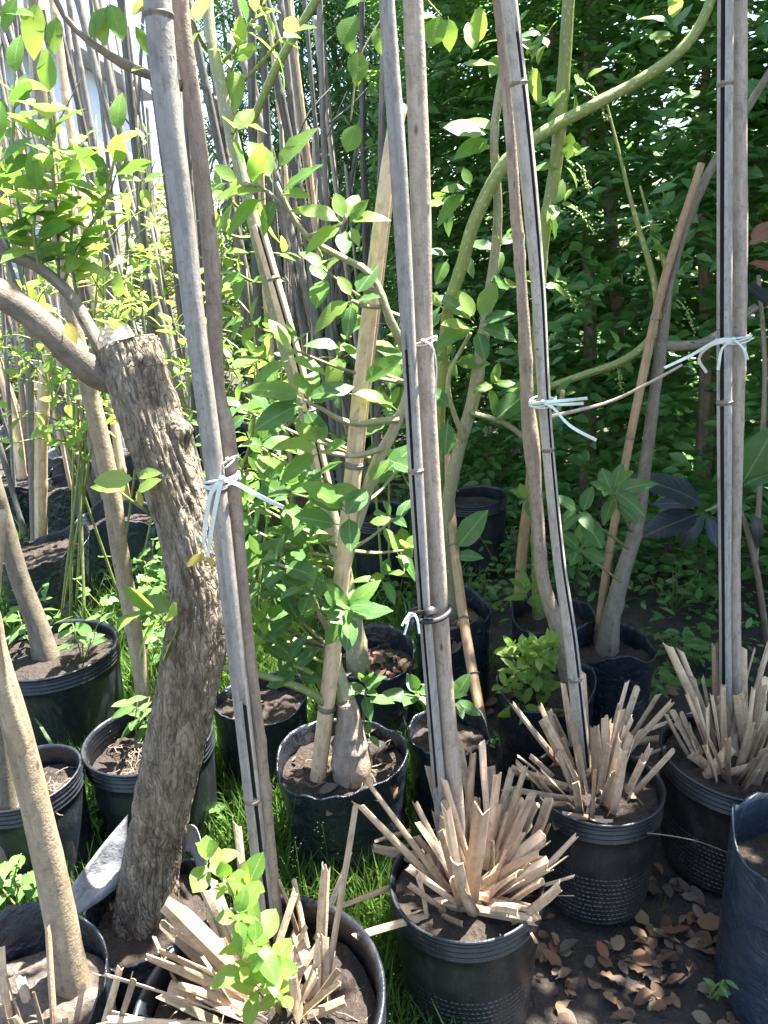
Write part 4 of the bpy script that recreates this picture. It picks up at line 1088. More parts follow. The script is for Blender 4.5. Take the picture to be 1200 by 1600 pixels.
def along(poly, s):
    poly = np.array(poly, float)
    L = np.concatenate([[0], np.cumsum(np.linalg.norm(np.diff(poly, axis=0), axis=1))])
    q = s * L[-1]
    xy = np.stack([np.interp(q, L, poly[:, k]) for k in (0, 1)], -1)
    e = np.stack([np.interp(np.clip(q + 0.05, 0, L[-1]), L, poly[:, k]) - np.interp(np.clip(q - 0.05, 0, L[-1]), L, poly[:, k]) for k in (0, 1)], -1)
    e /= np.linalg.norm(e, axis=1)[:, None]
    return xy, e

def foliage_wall(poly, z0, z1, depth_, twigs, per, size, spray=0.16, holes=(), front=2.0, face=0.8, lump=0.25, seed=0):
    """twigs of leaves through a slab behind a line on the ground; returns leaf positions, directions, ups and sizes."""
    s = RNG.uniform(0, 1, twigs)
    xy, e = along(poly, s)
    nrm = np.stack([-e[:, 1], e[:, 0]], -1)                     # towards the viewer
    back = RNG.uniform(0, 1, twigs) ** front * depth_ + lump * wob(seed, s * 18, RNG.uniform(0, 1, twigs) * 0, 3) * 0.5
    z = z0 + (z1 - z0) * RNG.uniform(0, 1, twigs) ** 0.9
    back = back + lump * 0.6 * wob(seed + 1, s * 25, z * 3.2, 3)
    base = np.stack([xy[:, 0] - nrm[:, 0] * back, xy[:, 1] - nrm[:, 1] * back, z], -1)
    td = unit(twigs) * 0.8 + np.stack([nrm[:, 0] * face, nrm[:, 1] * face, np.full(twigs, 0.25)], -1)
    td /= np.linalg.norm(td, axis=1)[:, None]
    u = np.tile((np.arange(per) + 0.5) / per, twigs)
    B = np.repeat(base, per, 0); D = np.repeat(td, per, 0)
    p = B + D * (u * spray)[:, None] - np.array([0, 0, 1]) * (u ** 2 * spray * 0.25)[:, None]
    side = np.cross(D, np.array([0, 0, 1.0])); side /= np.linalg.norm(side, axis=1)[:, None] + 1e-6
    sg = np.tile(np.where(np.arange(per) % 2 == 0, 1, -1), twigs)[:, None]
    d = D * 0.6 + side * sg + unit(len(p)) * 0.35
    up = np.array([0, 0, 1.0]) + unit(len(p)) * 0.45 + np.repeat(np.stack([nrm[:, 0], nrm[:, 1], nrm[:, 0] * 0], -1), per, 0) * 0.5
    sz = size * RNG.uniform(0.55, 1.25, len(p))
    keep = np.ones(len(p), bool)
    q, dp = px_of(p)
    for (x0, y0_, x1, y1, prob) in holes:
        cx, cy, ax, ay = (x0 + x1) / 2, (y0_ + y1) / 2, (x1 - x0) / 2, (y1 - y0_) / 2
        inside = ((q[:, 0] - cx) / ax) ** 2 + ((q[:, 1] - cy) / ay) ** 2 < 1
        keep &= ~(inside & (RNG.uniform(0, 1, len(p)) < prob))
    return p[keep], d[keep], up[keep], sz[keep]

# --- hedge on the right
HL = [(3.6, 1.1), (2.5, 2.0), (1.65, 2.65), (1.1, 3.2), (0.66, 3.9), (0.36, 4.9), (0.25, 6.0)]
HOLES = [(1068, 560, 1122, 705, 0.97), (735, 560, 790, 720, 0.5)]
hp, hd, hu, hs = foliage_wall(HL, 0.03, 3.5, 1.2, 6000, 11, 0.092, 0.27, holes=HOLES, lump=0.35, seed=5)
h2 = foliage_wall(HL, 0.0, 3.4, 0.9, 2600, 8, 0.13, 0.30, holes=HOLES, lump=0.2, front=0.8, seed=6)
h2[0][:] += np.array([0.35, 0.35, 0])
hp, hd, hu, hs = [np.concatenate([a_, b_]) for a_, b_ in zip((hp, hd, hu, hs), h2)]
q, dp = px_of(hp)
vis = (q[:, 0] > 640) & (q[:, 0] < 1200) & (q[:, 1] > 0) & (q[:, 1] < 1000)
score = np.where(vis & (np.arange(len(hp)) < 60000), hs / dp ** 2, 0)
near = np.argsort(-score)[:300]
rest = np.setdiff1d(np.arange(len(hp)), near)
tHg = thing("hedge", (1.75, 2.9, 0), "dense dark green hedge filling the right background", "hedge")
v, f = leaf_mass(hp[rest], hd[rest], hu[rest], hs[rest], T_OVATE)
tag(build("foliage", v, f, M['hedge'], tHg), kind="stuff")
for i in near:
    leaf_at(tHg, hp[i], hd[i], hu[i], hs[i], 'hedge')
for i, (x, y, h) in enumerate(((2.3, 2.75, 3.2), (1.9, 3.2, 3.4), (1.62, 3.5, 3.0), (1.3, 3.9, 3.3), (1.05, 4.4, 3.2), (0.85, 5.0, 3.0), (1.5, 3.3, 2.6), (1.1, 3.8, 2.8), (0.8, 4.6, 3))):
    a = random.uniform(-0.2, 0.2)
    limb(tHg, [(x, y, -0.05, 0.045), (x + a * 0.3, y, h * 0.35, 0.035), (x + a, y + 0.1, h * 0.7, 0.022), (x + a * 1.2, y + 0.1, h, 0.01)], M['bark_brown'], "stem", n=10, step=0.1, seed=70 + i)

# --- bamboo thicket in the middle distance
BL = [(0.85, 7.3), (0.2, 6.9), (-0.6, 7.1), (-1.3, 7.6)]
tBm = thing("bamboo_clump", (-0.2, 7.3, 0), "leafy green bamboo clump behind the grey stakes, middle of the picture", "bamboo")
bp, bd, bu, bs = foliage_wall(BL, 0.1, 4.3, 1.3, 3000, 9, 0.20, 0.40, lump=0.5, seed=9)
bd = bd * np.array([1, 1, 0.6]) + np.array([0, 0, -0.55])
v, f = leaf_mass(bp, bd, bu, bs, T_LONG)
tag(build("foliage", v, f, M['bamboo_leaf'], tBm), kind="stuff")
for i in range(16):
    x, y = random.uniform(-1.2, 0.8), random.uniform(7.1, 7.9)
    culm(tBm, [(x, y, 0, 0.022), (x + random.uniform(-0.3, 0.3), y, 4.2, 0.012)], M['stem_green'], rings=False, n=8, step=0.3, seed=i)

# --- sunlit shrubs far left and behind the hedge
def shrub(name, poly, z1, twigs, label, seed, size=0.085, mat_='shrub_lit', dep=0.9):
    t = thing(name, (*poly[len(poly) // 2], 0), label, "shrub")
    p_, d_, u_, s_ = foliage_wall(poly, 0.03, z1, dep, twigs, 10, size, 0.28, lump=0.5, seed=seed)
    # uneven top
    keep = p_[:, 2] < z1 * (0.72 + 0.28 * wob(seed + 3, p_[:, 0] * 4, p_[:, 1], 3))
    v, f = leaf_mass(p_[keep], d_[keep], u_[keep], s_[keep], T_OVATE)
    tag(build("foliage", v, f, M[mat_], t), kind="stuff")
    for k in range(5):
        x, y = poly[k % len(poly)]
        limb(t, [(x, y + 0.3, 0, 0.03), (x + random.uniform(-0.3, 0.3), y + 0.4, z1 * 0.7, 0.012)], M['bark_brown'], "stem", n=8, step=0.3)
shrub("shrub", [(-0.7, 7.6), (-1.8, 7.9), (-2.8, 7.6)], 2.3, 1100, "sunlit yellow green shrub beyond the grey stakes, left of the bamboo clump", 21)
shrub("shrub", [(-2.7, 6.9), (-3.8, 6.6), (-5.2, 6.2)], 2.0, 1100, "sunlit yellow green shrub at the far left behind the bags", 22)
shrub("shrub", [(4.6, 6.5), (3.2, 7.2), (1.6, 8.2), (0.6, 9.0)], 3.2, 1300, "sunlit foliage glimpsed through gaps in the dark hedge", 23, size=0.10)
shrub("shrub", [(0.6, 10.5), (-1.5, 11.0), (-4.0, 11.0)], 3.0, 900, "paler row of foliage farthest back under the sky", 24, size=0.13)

# --- blue shed at the top left
tsd = thing("shed", (-5.2, 11.0, 0), "pale blue building with a grey roof edge at the top left", "building")
def box(name, x0, x1, y0_, y1, z0, z1, m, par):
    v = [(x, y, z) for x in (x0, x1) for y in (y0_, y1) for z in (z0, z1)]
    f = [(0, 1, 3, 2), (4, 6, 7, 5), (0, 4, 5, 1), (2, 3, 7, 6), (0, 2, 6, 4), (1, 5, 7, 3)]
    return build(name, np.array(v), f, m, par, smooth=False)
box("wall", -9, -4.3, 11.5, 16, 0, 4.3, M['wall_blue'], tsd)
box("roof", -9.3, -3.9, 11.0, 16.3, 4.3, 4.42, M['roof_grey'], tsd)
box("fascia", -9.3, -3.9, 10.95, 10.998, 4.16, 4.46, M['beam'], tsd)
for k in range(4):
    box("beam", -8.7 + k * 1.4, -8.58 + k * 1.4, 11.0, 11.498, 4.14, 4.298, M['beam'], tsd)
w = box("window", -6.2, -5.1, 11.44, 11.498, 2.4, 3.6, M['beam'], tsd)
box("pane", -6.1, -5.2, 11.42, 11.439, 2.5, 3.5, M['glass'], w)

# --- crowd of stakes
def far_pole(x, y, Y, w, top, m, label, group, seed, nod=0.33):
    b = Pz(x, y, 0.28) if Y is None else P(x, y, Y)
    b.z = 0.25
    r = rad(w, b)
    tp = P(top[0], top[1], b.y + random.uniform(-0.1, 0.25))
    mid = (b + tp) / 2 + Vector((random.gauss(0, 0.015), random.gauss(0, 0.015), 0))
    rows = smooth_path([(*b, r), (*mid, r * 0.96), (*tp, r * 0.85)], 0.04)
    ph = random.uniform(0, nod)
    def disp(TH, S, RR):
        a = ((S + ph) % nod)
        return RR * (0.16 * np.exp(-((a - nod / 2) / 0.012) ** 2) + 0.03 * wob(seed, S * 9, np.cos(TH), 2))
    v, f, uv = tube([tuple(q) for q in rows], 9, 0.014, disp)
    o = build("bamboo_stake", v, f, m, None, origin=b, uv=uv)
    return tag(o, label, "bamboo stake", group)

G1 = "grey stakes crowded in the left background"
random.seed(21)
explicit = [  # base px, base py, width, top px, top py, material, label
    (62, 850, 19, (78, 480), 'bamboo_tan', "tan bamboo stake with a peeling base rising from the nearest left bag"),
    (52, 838, 12, (40, 300), 'pole_far', "thin grey stake close behind the tan one in the nearest left bag"),
    (125, 800, 17, (150, 560), 'pole_far', "grey stake leaning right out of the bag behind the slim trunk"),
    (35, 760, 15, (-5, 560), 'bamboo_tan', "tan stake leaning left from the blue sheened bag"),
    (120, 690, 12, (128, 600), 'bamboo_brown', "short brown stake among the left bags"),
    (82, 130, 0, (0, 0), None, None)]
for x, y, w, tp, mk, lab in explicit:
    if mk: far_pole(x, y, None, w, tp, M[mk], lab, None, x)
n_p = 0
for i in range(104):
    u = random.random()
    x = random.choice([random.uniform(-10, 350), random.uniform(90, 330), random.uniform(400, 600), random.uniform(-10, 600)])
    Y = random.uniform(3.5, 6.6)
    d = ray(x, 700)
    b = Pz(x, 700 - (Y - 4.4) * 45, 0.28)
    bx = CAM.x + d.x / d.y * Y
    H = random.choice([3.4, 3.4, 3.2, 2.9, 2.4, 2.1]) + random.uniform(-0.2, 0.2)
    lean = random.gauss(0, 0.11) + (0.22 if random.random() < 0.10 else 0) - (0.25 if random.random() < 0.12 else 0)
    b = Vector((bx, Y, 0.2)); tp = Vector((bx + lean * H * 0.5, Y + random.uniform(-0.15, 0.3), H))
    r = random.choice([0.011, 0.014, 0.017, 0.020, 0.023])
    mid = (b + tp) / 2 + Vector((random.gauss(0, 0.03), random.gauss(0, 0.02), 0))
    nod = random.uniform(0.26, 0.4); ph = random.uniform(0, nod); sdd = i
    dispf = lambda TH, S, RR, nod=nod, ph=ph, sdd=sdd: RR * (0.16 * np.exp(-(((S + ph) % nod - nod / 2) / 0.012) ** 2) + 0.03 * wob(sdd, S * 9, np.cos(TH), 2))
    v, f, uv = tube([(*b, r), (*mid, r * 0.95), (*tp, r * 0.8)], 9, 0.02, dispf)
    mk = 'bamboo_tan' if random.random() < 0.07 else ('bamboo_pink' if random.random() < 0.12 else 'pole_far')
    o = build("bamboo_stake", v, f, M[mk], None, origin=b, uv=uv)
    for q_ in range(random.choice((0, 0, 1, 2))):
        a0 = b + (tp - b) * random.uniform(0.35, 0.95)
        ang = random.uniform(-1, 1)
        a1 = a0 + Vector((math.copysign(random.uniform(0.08, 0.3), ang), random.uniform(-0.05, 0.05), random.uniform(0.1, 0.35)))
        limb(o, [(*a0, 0.005), (*((a0 + a1) / 2 + rv(0.01)), 0.004), (*a1, 0.0015)], M['pole_far'], "side_twig", n=5, step=0.08, flute=0)
    p0 = px_of(np.array([b]))[0][0][0]; dx = lean * H
    where = "at the left edge" if p0 < 90 else "left of the sawn stump" if p0 < 180 else "between stump and left pair" if p0 < 300 else "just right of the left pair" if p0 < 420 else "behind the pale bamboo"
    desc = ("thin" if r < 0.015 else "thick" if r > 0.018 else "medium") + (" short" if H < 2.7 else " tall") + (" right leaning" if dx > 0.25 else " left leaning" if dx < -0.25 else " upright")
    if mk == 'bamboo_tan': tag(o, "pale tan stake standing in the crowd of far stakes", "bamboo stake", "tan stakes in the left background")
    else: tag(o, desc + " grey stake in the far crowd, " + where, "bamboo stake", G1)

# --- leafy saplings among the far stakes
def sapling(px, py, Y, tops, n, L, keys, label):
    b = P(px, py, Y); b.z = 0.2
    t = thing("leafy_sapling", b, label, "sapling")
    for (tx, ty) in tops:
        tp = P(tx, ty, Y + random.uniform(-0.2, 0.2))
        mid = (b + tp) / 2 + Vector((random.gauss(0, 0.06), 0, 0.1))
        b2 = b + Vector((random.gauss(0, 0.15), random.gauss(0, 0.12), 0))
        rows = [(*b2, 0.006), (*mid, 0.0045), (*tp, 0.002)]
        limb(t, rows, M['stem_green'], "stem", n=7, step=0.1)
        c = smooth_path(rows, 0.02)[:, :3]
        for k in range(max(3, n // 4)):
            q = Vector(c[int((0.42 + 0.56 * k / max(3, n // 4)) * (len(c) - 1))])
            ph = random.uniform(0, 6.28); Lt = random.uniform(0.06, 0.2)
            e = q + Vector((math.cos(ph) * Lt, math.sin(ph) * Lt, random.uniform(0.0, 0.12)))
            tw = limb(t, [(*q, 0.003), (*((q + e) / 2 + Vector((0, 0, 0.015))), 0.0025), (*e, 0.0015)], M['stem_green'], "twig", n=5, step=0.06, flute=0)
            sprig(tw, e, (e - q) + Vector((0, 0, 0.04)), random.randint(4, 6), L * random.uniform(0.8, 1.2), keys[0], (20, 85), keys=keys, step=0.012)
random.seed(91)
sapling(300, 720, 2.5, [(345, 330), (385, 420), (335, 480), (400, 540)], 32, 0.075, ['young', 'tree', 'tree'], "leafy sunlit sapling just right of the left pair of stakes")
sapling(80, 730, 2.7, [(40, 160), (110, 230), (10, 300), (160, 340), (75, 120), (150, 180)], 48, 0.07, ['young', 'tree', 'young'], "leafy sunlit sapling behind the stump's limb at the top left")
sapling(230, 720, 3.2, [(200, 330), (250, 420), (170, 400), (215, 180)], 36, 0.075, ['tree', 'young'], "thin leafed sapling behind the stump and the thick stake")
sapling(420, 730, 2.9, [(440, 470), (480, 520), (410, 590), (465, 640)], 24, 0.085, ['tree', 'deep', 'young'], "leafy sapling behind the split bamboo stake")
sapling(620, 760, 3.0, [(590, 450), (640, 380), (665, 560), (610, 620)], 22, 0.09, ['deep', 'tree'], "leafy sapling behind the top of the pale bamboo")

# ================================================================== leafy shoots on the stump's limb (top left)
def shoot(par, pts, Y, n, L, keys, m='stem_green', w=5, hang=0.0):
    rows = pxrows([(x, y, w, Y + (0.015 * i)) for i, (x, y) in enumerate(pts)])
    par = limb(par, rows, M[m], "shoot", n=6, flute=0, step=0.04)
    c = smooth_path(rows, 0.01)[:, :3]
    for k in range(n):
        t = 0.12 + 0.88 * k / n
        q = Vector(c[int(t * (len(c) - 1))])
        ph = k * 2.4 + random.uniform(-0.4, 0.4)
        d = Vector((math.cos(ph), math.sin(ph) * 0.8 - 0.15, random.uniform(0.1, 0.9) - hang))
        leaf_at(par, q, d, Vector((0, 0, 1)) + rv(0.35), L * random.uniform(0.75, 1.2), random.choice(keys))
    leaf_at(par, Vector(c[-1]), Vector((0.1, -0.1, 1)), (0, -1, 0.2), L, keys[0])
YS = Yt + 0.12
kt = ['tree', 'young', 'tree', 'deep']
shoot(tT, [(92, 445), (88, 330), (80, 240), (78, 150)], YS, 26, 0.076, kt)
shoot(tT, [(50, 410), (28, 320), (20, 220), (25, 120)], YS + 0.1, 22, 0.076, kt)
shoot(tT, [(100, 440), (130, 370), (165, 310), (185, 210)], YS, 22, 0.072, kt)
shoot(tT, [(20, 400), (-5, 330), (0, 230)], YS - 0.02, 14, 0.076, kt)
shoot(tT, [(120, 460), (110, 390), (118, 300)], YS + 0.05, 16, 0.072, kt)
shoot(tT, [(60, 415), (52, 360), (60, 300)], YS - 0.05, 14, 0.072, kt)
shoot(tT, [(188, 525), (184, 495), (186, 470)], Yt + 0.0, 8, 0.05, ['young'])
leafpx(tT, (102, 500), (118, 535), Yt - 0.06, -0.02, 'yellow')
# pale branch from the left trunk, and the big leaves in the top left corner
ya = rAt[8][1]
limb(tA, pxrows([(285, 135, 16, ya), (235, 118, 12, ya), (190, 98, 11, ya - 0.01), (140, 65, 10, ya - 0.02), (100, 25, 9, ya - 0.03), (80, -20, 8, ya - 0.04)]), M['bark_pale'], "branch", n=12, seed=81, knots=8)
for b, tp, k in [((30, -10), (-5, 42), 'tree'), ((60, -5), (40, 85), 'young'), ((5, 20), (48, 12), 'tree'), ((230, -5), (205, 20), 'yellow'), ((170, 0), (190, 60), 'tree'), ((150, 20), (165, 70), 'young'), ((90, 20), (78, 78), 'tree'), ((235, 90), (215, 40), 'tree'), ((230, 105), (205, 110), 'young'), ((170, 5), (140, 60), 'tree')]:
    leafpx(tA, b, tp, ya - 0.02, -0.02, k)
# broad hanging leaves at top centre, on the centre trunk's thin vine
tv = thing("climbing_vine", P(560, 120, 1.35), "thin vine with broad leaves hanging at the top centre", "vine")
limb(tv, pxrows([(640, -30, 4, 1.42), (590, 40, 4, 1.4), (560, 100, 4, 1.38), (548, 190, 3, 1.36)]), M['stem_olive'], "stem", n=6, flute=0)
for b, tp in (((560, 20), (530, 65)), ((575, 0), (545, -10)), ((558, 75), (560, 125)), ((550, 90), (545, 45)), ((560, 140), (555, 100)), ((585, 40), (600, 75)), ((560, 190), (540, 235))):
    leafpx(tv, b, tp, 1.37, -0.02, 'round')
for b, tp in (((690, 20), (670, 70)), ((700, 25), (705, 70)), ((685, 30), (660, 10))):
    leafpx(tv, b, tp, 1.45, -0.02, 'round')
limb(tv, pxrows([(640, -30, 4, 1.42), (690, 25, 3, 1.44)]), M['stem_olive'], "stem", n=6, flute=0)

# --- bright shoot in the left foreground pot
tsA = thing("seedling", Pz(440, 1585, zA), "bright round leaved shoot in front of the big left pot's cane", "seedling")
ysh = Pz(440, 1585, zA).y
rows = [(*Pz(440, 1588, zA), 0.004), (*P(418, 1540, ysh - 0.02), 0.004), (*P(395, 1470, ysh - 0.03), 0.0035), (*P(365, 1400, ysh), 0.003), (*P(335, 1350, ysh + 0.02), 0.002)]
limb(tsA, rows, M['stem_green'], "stem", n=7, flute=0)
for x, y, n, L, dy in [(328, 1345, 6, 0.055, 0.02), (352, 1375, 6, 0.06, 0.0), (385, 1385, 6, 0.06, 0.03), (372, 1430, 6, 0.06, -0.03), (400, 1475, 6, 0.062, -0.04), (385, 1510, 6, 0.062, -0.06), (425, 1510, 6, 0.06, -0.04), (400, 1550, 5, 0.06, -0.06), (440, 1555, 5, 0.05, -0.03)]:
    pos = P(x, y, ysh + dy)
    sprig(tsA, pos, (random.uniform(-0.5, 0.5), -0.5, 0.8), n, L, 'round', (20, 85), keys=['round', 'round', 'young'], step=0.006)
    r0 = Vector(rows[1][:3]) if y > 1440 else Vector(rows[3][:3])
    limb(tsA, [(*r0, 0.003), (*pos, 0.002)], M['stem_green'], "stem", n=5, flute=0)

# --- rubber plant leaves on the right
tRp = thing("rubber_plant", Pz(1200, 1010, 0.05), "rubber plant with big dark bluish leaves at the right, beside the tied pair", "plant")
yr = Pz(1200, 1010, 0.05).y
limb(tRp, [(*Pz(1200, 1010, 0.0), 0.012), (*P(1180, 880, yr - 0.02), 0.010), (*P(1150, 790, yr - 0.03), 0.008), (*P(1102, 798, yr - 0.08), 0.004)], M['bark_brown'], "stem", n=10)
limb(tRp, [(*P(1180, 880, yr - 0.02), 0.010), (*P(1195, 600, yr), 0.008), (*P(1185, 430, yr), 0.006)], M['bark_brown'], "stem", n=10)
for b, tp, dt, k in [((1102, 795), (1036, 722), -0.06, 'rubber'), ((1098, 800), (1000, 838), -0.08, 'rubber'), ((1100, 802), (1068, 850), -0.06, 'rubber'), ((1104, 802), (1122, 856), -0.06, 'rubber'), ((1096, 790), (1018, 778), 0.08, 'rubber'),
                  ((1160, 755), (1212, 668), -0.06, 'deep'), ((1160, 760), (1215, 720), -0.08, 'deep'), ((1175, 800), (1200, 850), -0.08, 'rubber'), ((1165, 385), (1225, 352), -0.06, 'red'), ((1165, 412), (1220, 400), -0.1, 'red'), ((1160, 440), (1212, 480), -0.08, 'rubber'), ((1170, 380), (1210, 330), 0.0, 'red')]:
    leafpx(tRp, b, tp, yr - 0.06, dt, k)

# ================================================================== split cane
def splint_mesh(i, bend=0.0, kink=0.0, curl=0.22, thick=0.10, taper=0.9, twist=0.0):
    g = np.random.default_rng(100 + i)
    xs = np.array([-0.5, -0.2, 0.2, 0.5])
    ys = np.array([0, 0.3, 0.5, 0.75, 1.0])
    rag = g.uniform(-0.05, 0.03, 4)
    edge = g.normal(0, 0.014, (5, 4))
    v, uv, f = [], [], []
    for j, y in enumerate(ys):
        wv = 1 - (1 - taper) * y
        zc = bend * y * y + (kink * max(0, y - 0.45))
        for side in (1, 0):
            for k in range(4):
                kk = k if side else 3 - k
                x = xs[kk] + edge[j, kk]
                yy = y + (rag[k if side else 3 - k] if j == 4 else 0)
                z = curl * (1 - 4 * x * x) + (thick if side else 0) 
                ca, sa = math.cos(twist * y), math.sin(twist * y)
                v.append((x * wv * ca - z * sa, yy, z * ca + x * wv * sa + zc * 12))
                uv.append((x * 0.02 + i * 0.31 + (0.1 if side else 0), yy * 0.3 + i))
    for j in range(4):
        for k in range(8):
            k2 = (k + 1) % 8
            f.append((j * 8 + k, j * 8 + k2, j * 8 + 8 + k2, j * 8 + 8 + k))
    f.append(list(range(7, -1, -1)))
    f.append([32 + k for k in range(8)])
    return mesh("cane_splint", v, f, M['cane'], uv, smooth=False)
SPL = [splint_mesh(0, twist=0.4), splint_mesh(1, 0.05, twist=-0.5), splint_mesh(2, -0.05, curl=0.4), splint_mesh(3, 0.03, curl=0.1, taper=0.6, twist=0.8), splint_mesh(4, -0.08, curl=0.3), splint_mesh(5, 0.02, curl=0.5, thick=0.14), splint_mesh(8, 0.09, curl=0.12, taper=0.75, twist=-0.9), splint_mesh(9, -0.03, curl=0.05, taper=0.8, twist=0.3), splint_mesh(10, 0.06, curl=0.2, taper=0.5)]
SPK = [splint_mesh(6, 0.0, kink=-0.35), splint_mesh(7, 0.02, kink=0.3)]

def splint(p, q, w, label, group=None, kink=False, face=None):
    d = q - p; L = d.length; d = d / L
    nrm = Vector(face) if face is not None else Vector((random.gauss(0, 0.5), -0.8 + random.gauss(0, 0.4), 0.6 + random.gauss(0, 0.4)))
    x = d.cross(nrm).normalized(); z = x.cross(d)
    o = bpy.data.objects.new("cane_splint", random.choice(SPK if kink else SPL))
    COL.objects.link(o)
    o.matrix_basis = Matrix(((x.x * w, d.x * L, z.x * w, p.x), (x.y * w, d.y * L, z.y * w, p.y), (x.z * w, d.z * L, z.z * w, p.z), (0, 0, 0, 1)))
    if group:
        a_, b_ = px_of(np.array([p, q]))[0]
        dx, dyp = b_[0] - a_[0], a_[1] - b_[1]
        way = "lying low to the " + ("left" if dx < 0 else "right") if abs(dx) > 1.6 * abs(dyp) or dyp < 0 else ("pointing up left" if dx < -0.35 * dyp else "pointing up right" if dx > 0.35 * dyp else "standing upright")
        label = ("broad " if w > 0.021 else "narrow " if w < 0.012 else "") + label + ", " + way
    return tag(o, label, "cane splint", group)

def splints(zs, lst, label, group):
    for q in lst:
        bx, by, tx, ty, w = q[:5]
        p = Pz(bx, by, zs - 0.01)
        dy = q[5] if len(q) > 5 else (0.02 + random.uniform(-0.03, 0.05) if ty < by - 20 else -0.05)
        e = P(tx, ty, p.y + dy)
        lab = q[6] if len(q) > 6 and isinstance(q[6], str) else None
        splint(p, e, 2.05 * rad(w, p), lab or label, None if lab else group, kink=len(q) > 7)

def fan(loc, zs, n, rmax, lmin, lmax, wmin, wmax, tilt, label, group, az=(0, 360), r0=0.02):
    for i in range(n):
        a = R(random.uniform(*az)); rr = random.uniform(r0, rmax)
        p = Vector((loc[0] + rr * math.cos(a), loc[1] + rr * math.sin(a), zs - 0.015))
        a2 = a + random.gauss(0, 0.35)
        tl = R(random.uniform(*tilt)) * (0.35 + 0.65 * rr / rmax)
        d = Vector((math.cos(a2) * math.sin(tl), math.sin(a2) * math.sin(tl), math.cos(tl)))
        splint(p, p + d * random.uniform(lmin, lmax), random.uniform(wmin, wmax), label, group, face=Vector((math.cos(a2), math.sin(a2), 0.4)) * random.choice((1, -1)) + rv(0.3))
random.seed(5)
lB, gB = "cane splint splayed in the front centre pot", "cane splints in the front centre pot"
splints(zB, [
    (705, 1400, 570, 1215, 12), (692, 1390, 557, 1252, 13), (640, 1300, 580, 1312, 10, -0.05), (662, 1342, 578, 1325, 19, -0.03), (672, 1362, 527, 1420, 9, -0.08),
    (692, 1425, 553, 1460, 12, -0.10, "bent cane strip hanging out of the front centre pot towards the left"), (665, 1438, 657, 1362, 13, 0.0), (722, 1402, 645, 1250, 15), (738, 1408, 650, 1278, 14), (722, 1412, 690, 1300, 14),
    (690, 1375, 697, 1272, 19, 0.02, "short stub of round cane upright at the centre stake's foot"), (724, 1412, 698, 1252, 16), (735, 1405, 756, 1252, 26), (762, 1335, 745, 1160, 16), (772, 1290, 762, 1190, 25), (737, 1260, 716, 1160, 14),
    (745, 1392, 846, 1322, 24, -0.02), (752, 1386, 852, 1300, 25, 0.0), (760, 1400, 862, 1345, 22, -0.04), (770, 1384, 770, 1315, 6, 0), (692, 1412, 845, 1440, 15, -0.10), (748, 1402, 838, 1424, 18, -0.10), (800, 1415, 842, 1468, 8, -0.1),
    (790, 1400, 900, 1370, 6, -0.03), (800, 1402, 898, 1394, 5, -0.05), (815, 1392, 872, 1345, 6, -0.02), (690, 1430, 720, 1445, 9, -0.07), (745, 1300, 785, 1250, 26), (752, 1330, 792, 1275, 28), (742, 1345, 738, 1245, 20), (700, 1330, 672, 1190, 12, 0.06),
    (760, 1360, 830, 1285, 20), (728, 1330, 735, 1170, 18, 0.06), (770, 1320, 810, 1230, 16, 0.05), (765, 1330, 800, 1205, 12, 0.06)], lB, gB)
fan(Vector((*PB[1][:2], 0)) + Vector((0.02, 0.0, 0)), zB, 34, 0.10, 0.12, 0.24, 0.011, 0.027, (25, 62), lB, gB)
lC, gC = "cane splint in the embossed pot right of centre", "cane splints in the embossed pot right of centre"
splints(zC, [
    (880, 1200, 792, 1097, 13, -0.02), (890, 1190, 836, 1102, 15), (893, 1185, 868, 1112, 14), (898, 1180, 880, 1062, 12, 0.05), (918, 1170, 911, 1048, 9, 0.07), (950, 1180, 978, 1062, 9, 0.06), (955, 1185, 998, 1074, 12, 0.06), (958, 1190, 1033, 1086, 9, 0.02),
    (962, 1195, 1050, 1094, 10, 0.0), (946, 1200, 966, 1095, 9), (944, 1210, 940, 1118, 14), (952, 1215, 957, 1130, 14), (958, 1215, 973, 1130, 15), (945, 1265, 970, 1150, 12, -0.02), (955, 1272, 985, 1162, 16, -0.03), (985, 1245, 1052, 1173, 9, -0.05),
    (975, 1195, 1038, 1165, 8, 0.0), (900, 1235, 800, 1205, 14, -0.05), (905, 1250, 790, 1235, 10, -0.06), (890, 1255, 800, 1262, 10, -0.07), (870, 1220, 830, 1180, 9), (940, 1280, 880, 1275, 10, -0.04), (922, 1290, 922, 1235, 8, -0.02), (960, 1285, 915, 1283, 9, -0.02),
    (900, 1225, 850, 1125, 16), (878, 1195, 843, 1140, 14), (885, 1185, 855, 1108, 12), (895, 1215, 872, 1150, 20), (940, 1220, 930, 1130, 12), (950, 1200, 990, 1120, 12, 0.03), (905, 1170, 893, 1075, 12, 0.06),
    (970, 1160, 1090, 1145, 9, 0.1), (985, 1150, 1085, 1115, 10, 0.12), (990, 1160, 1110, 1150, 10, 0.1)], lC, gC)
fan(PC[1], zC, 30, 0.09, 0.10, 0.19, 0.009, 0.021, (15, 55), lC, gC)
lD, gD = "brownish cane splint in the far right pot", "cane splints in the far right pot"
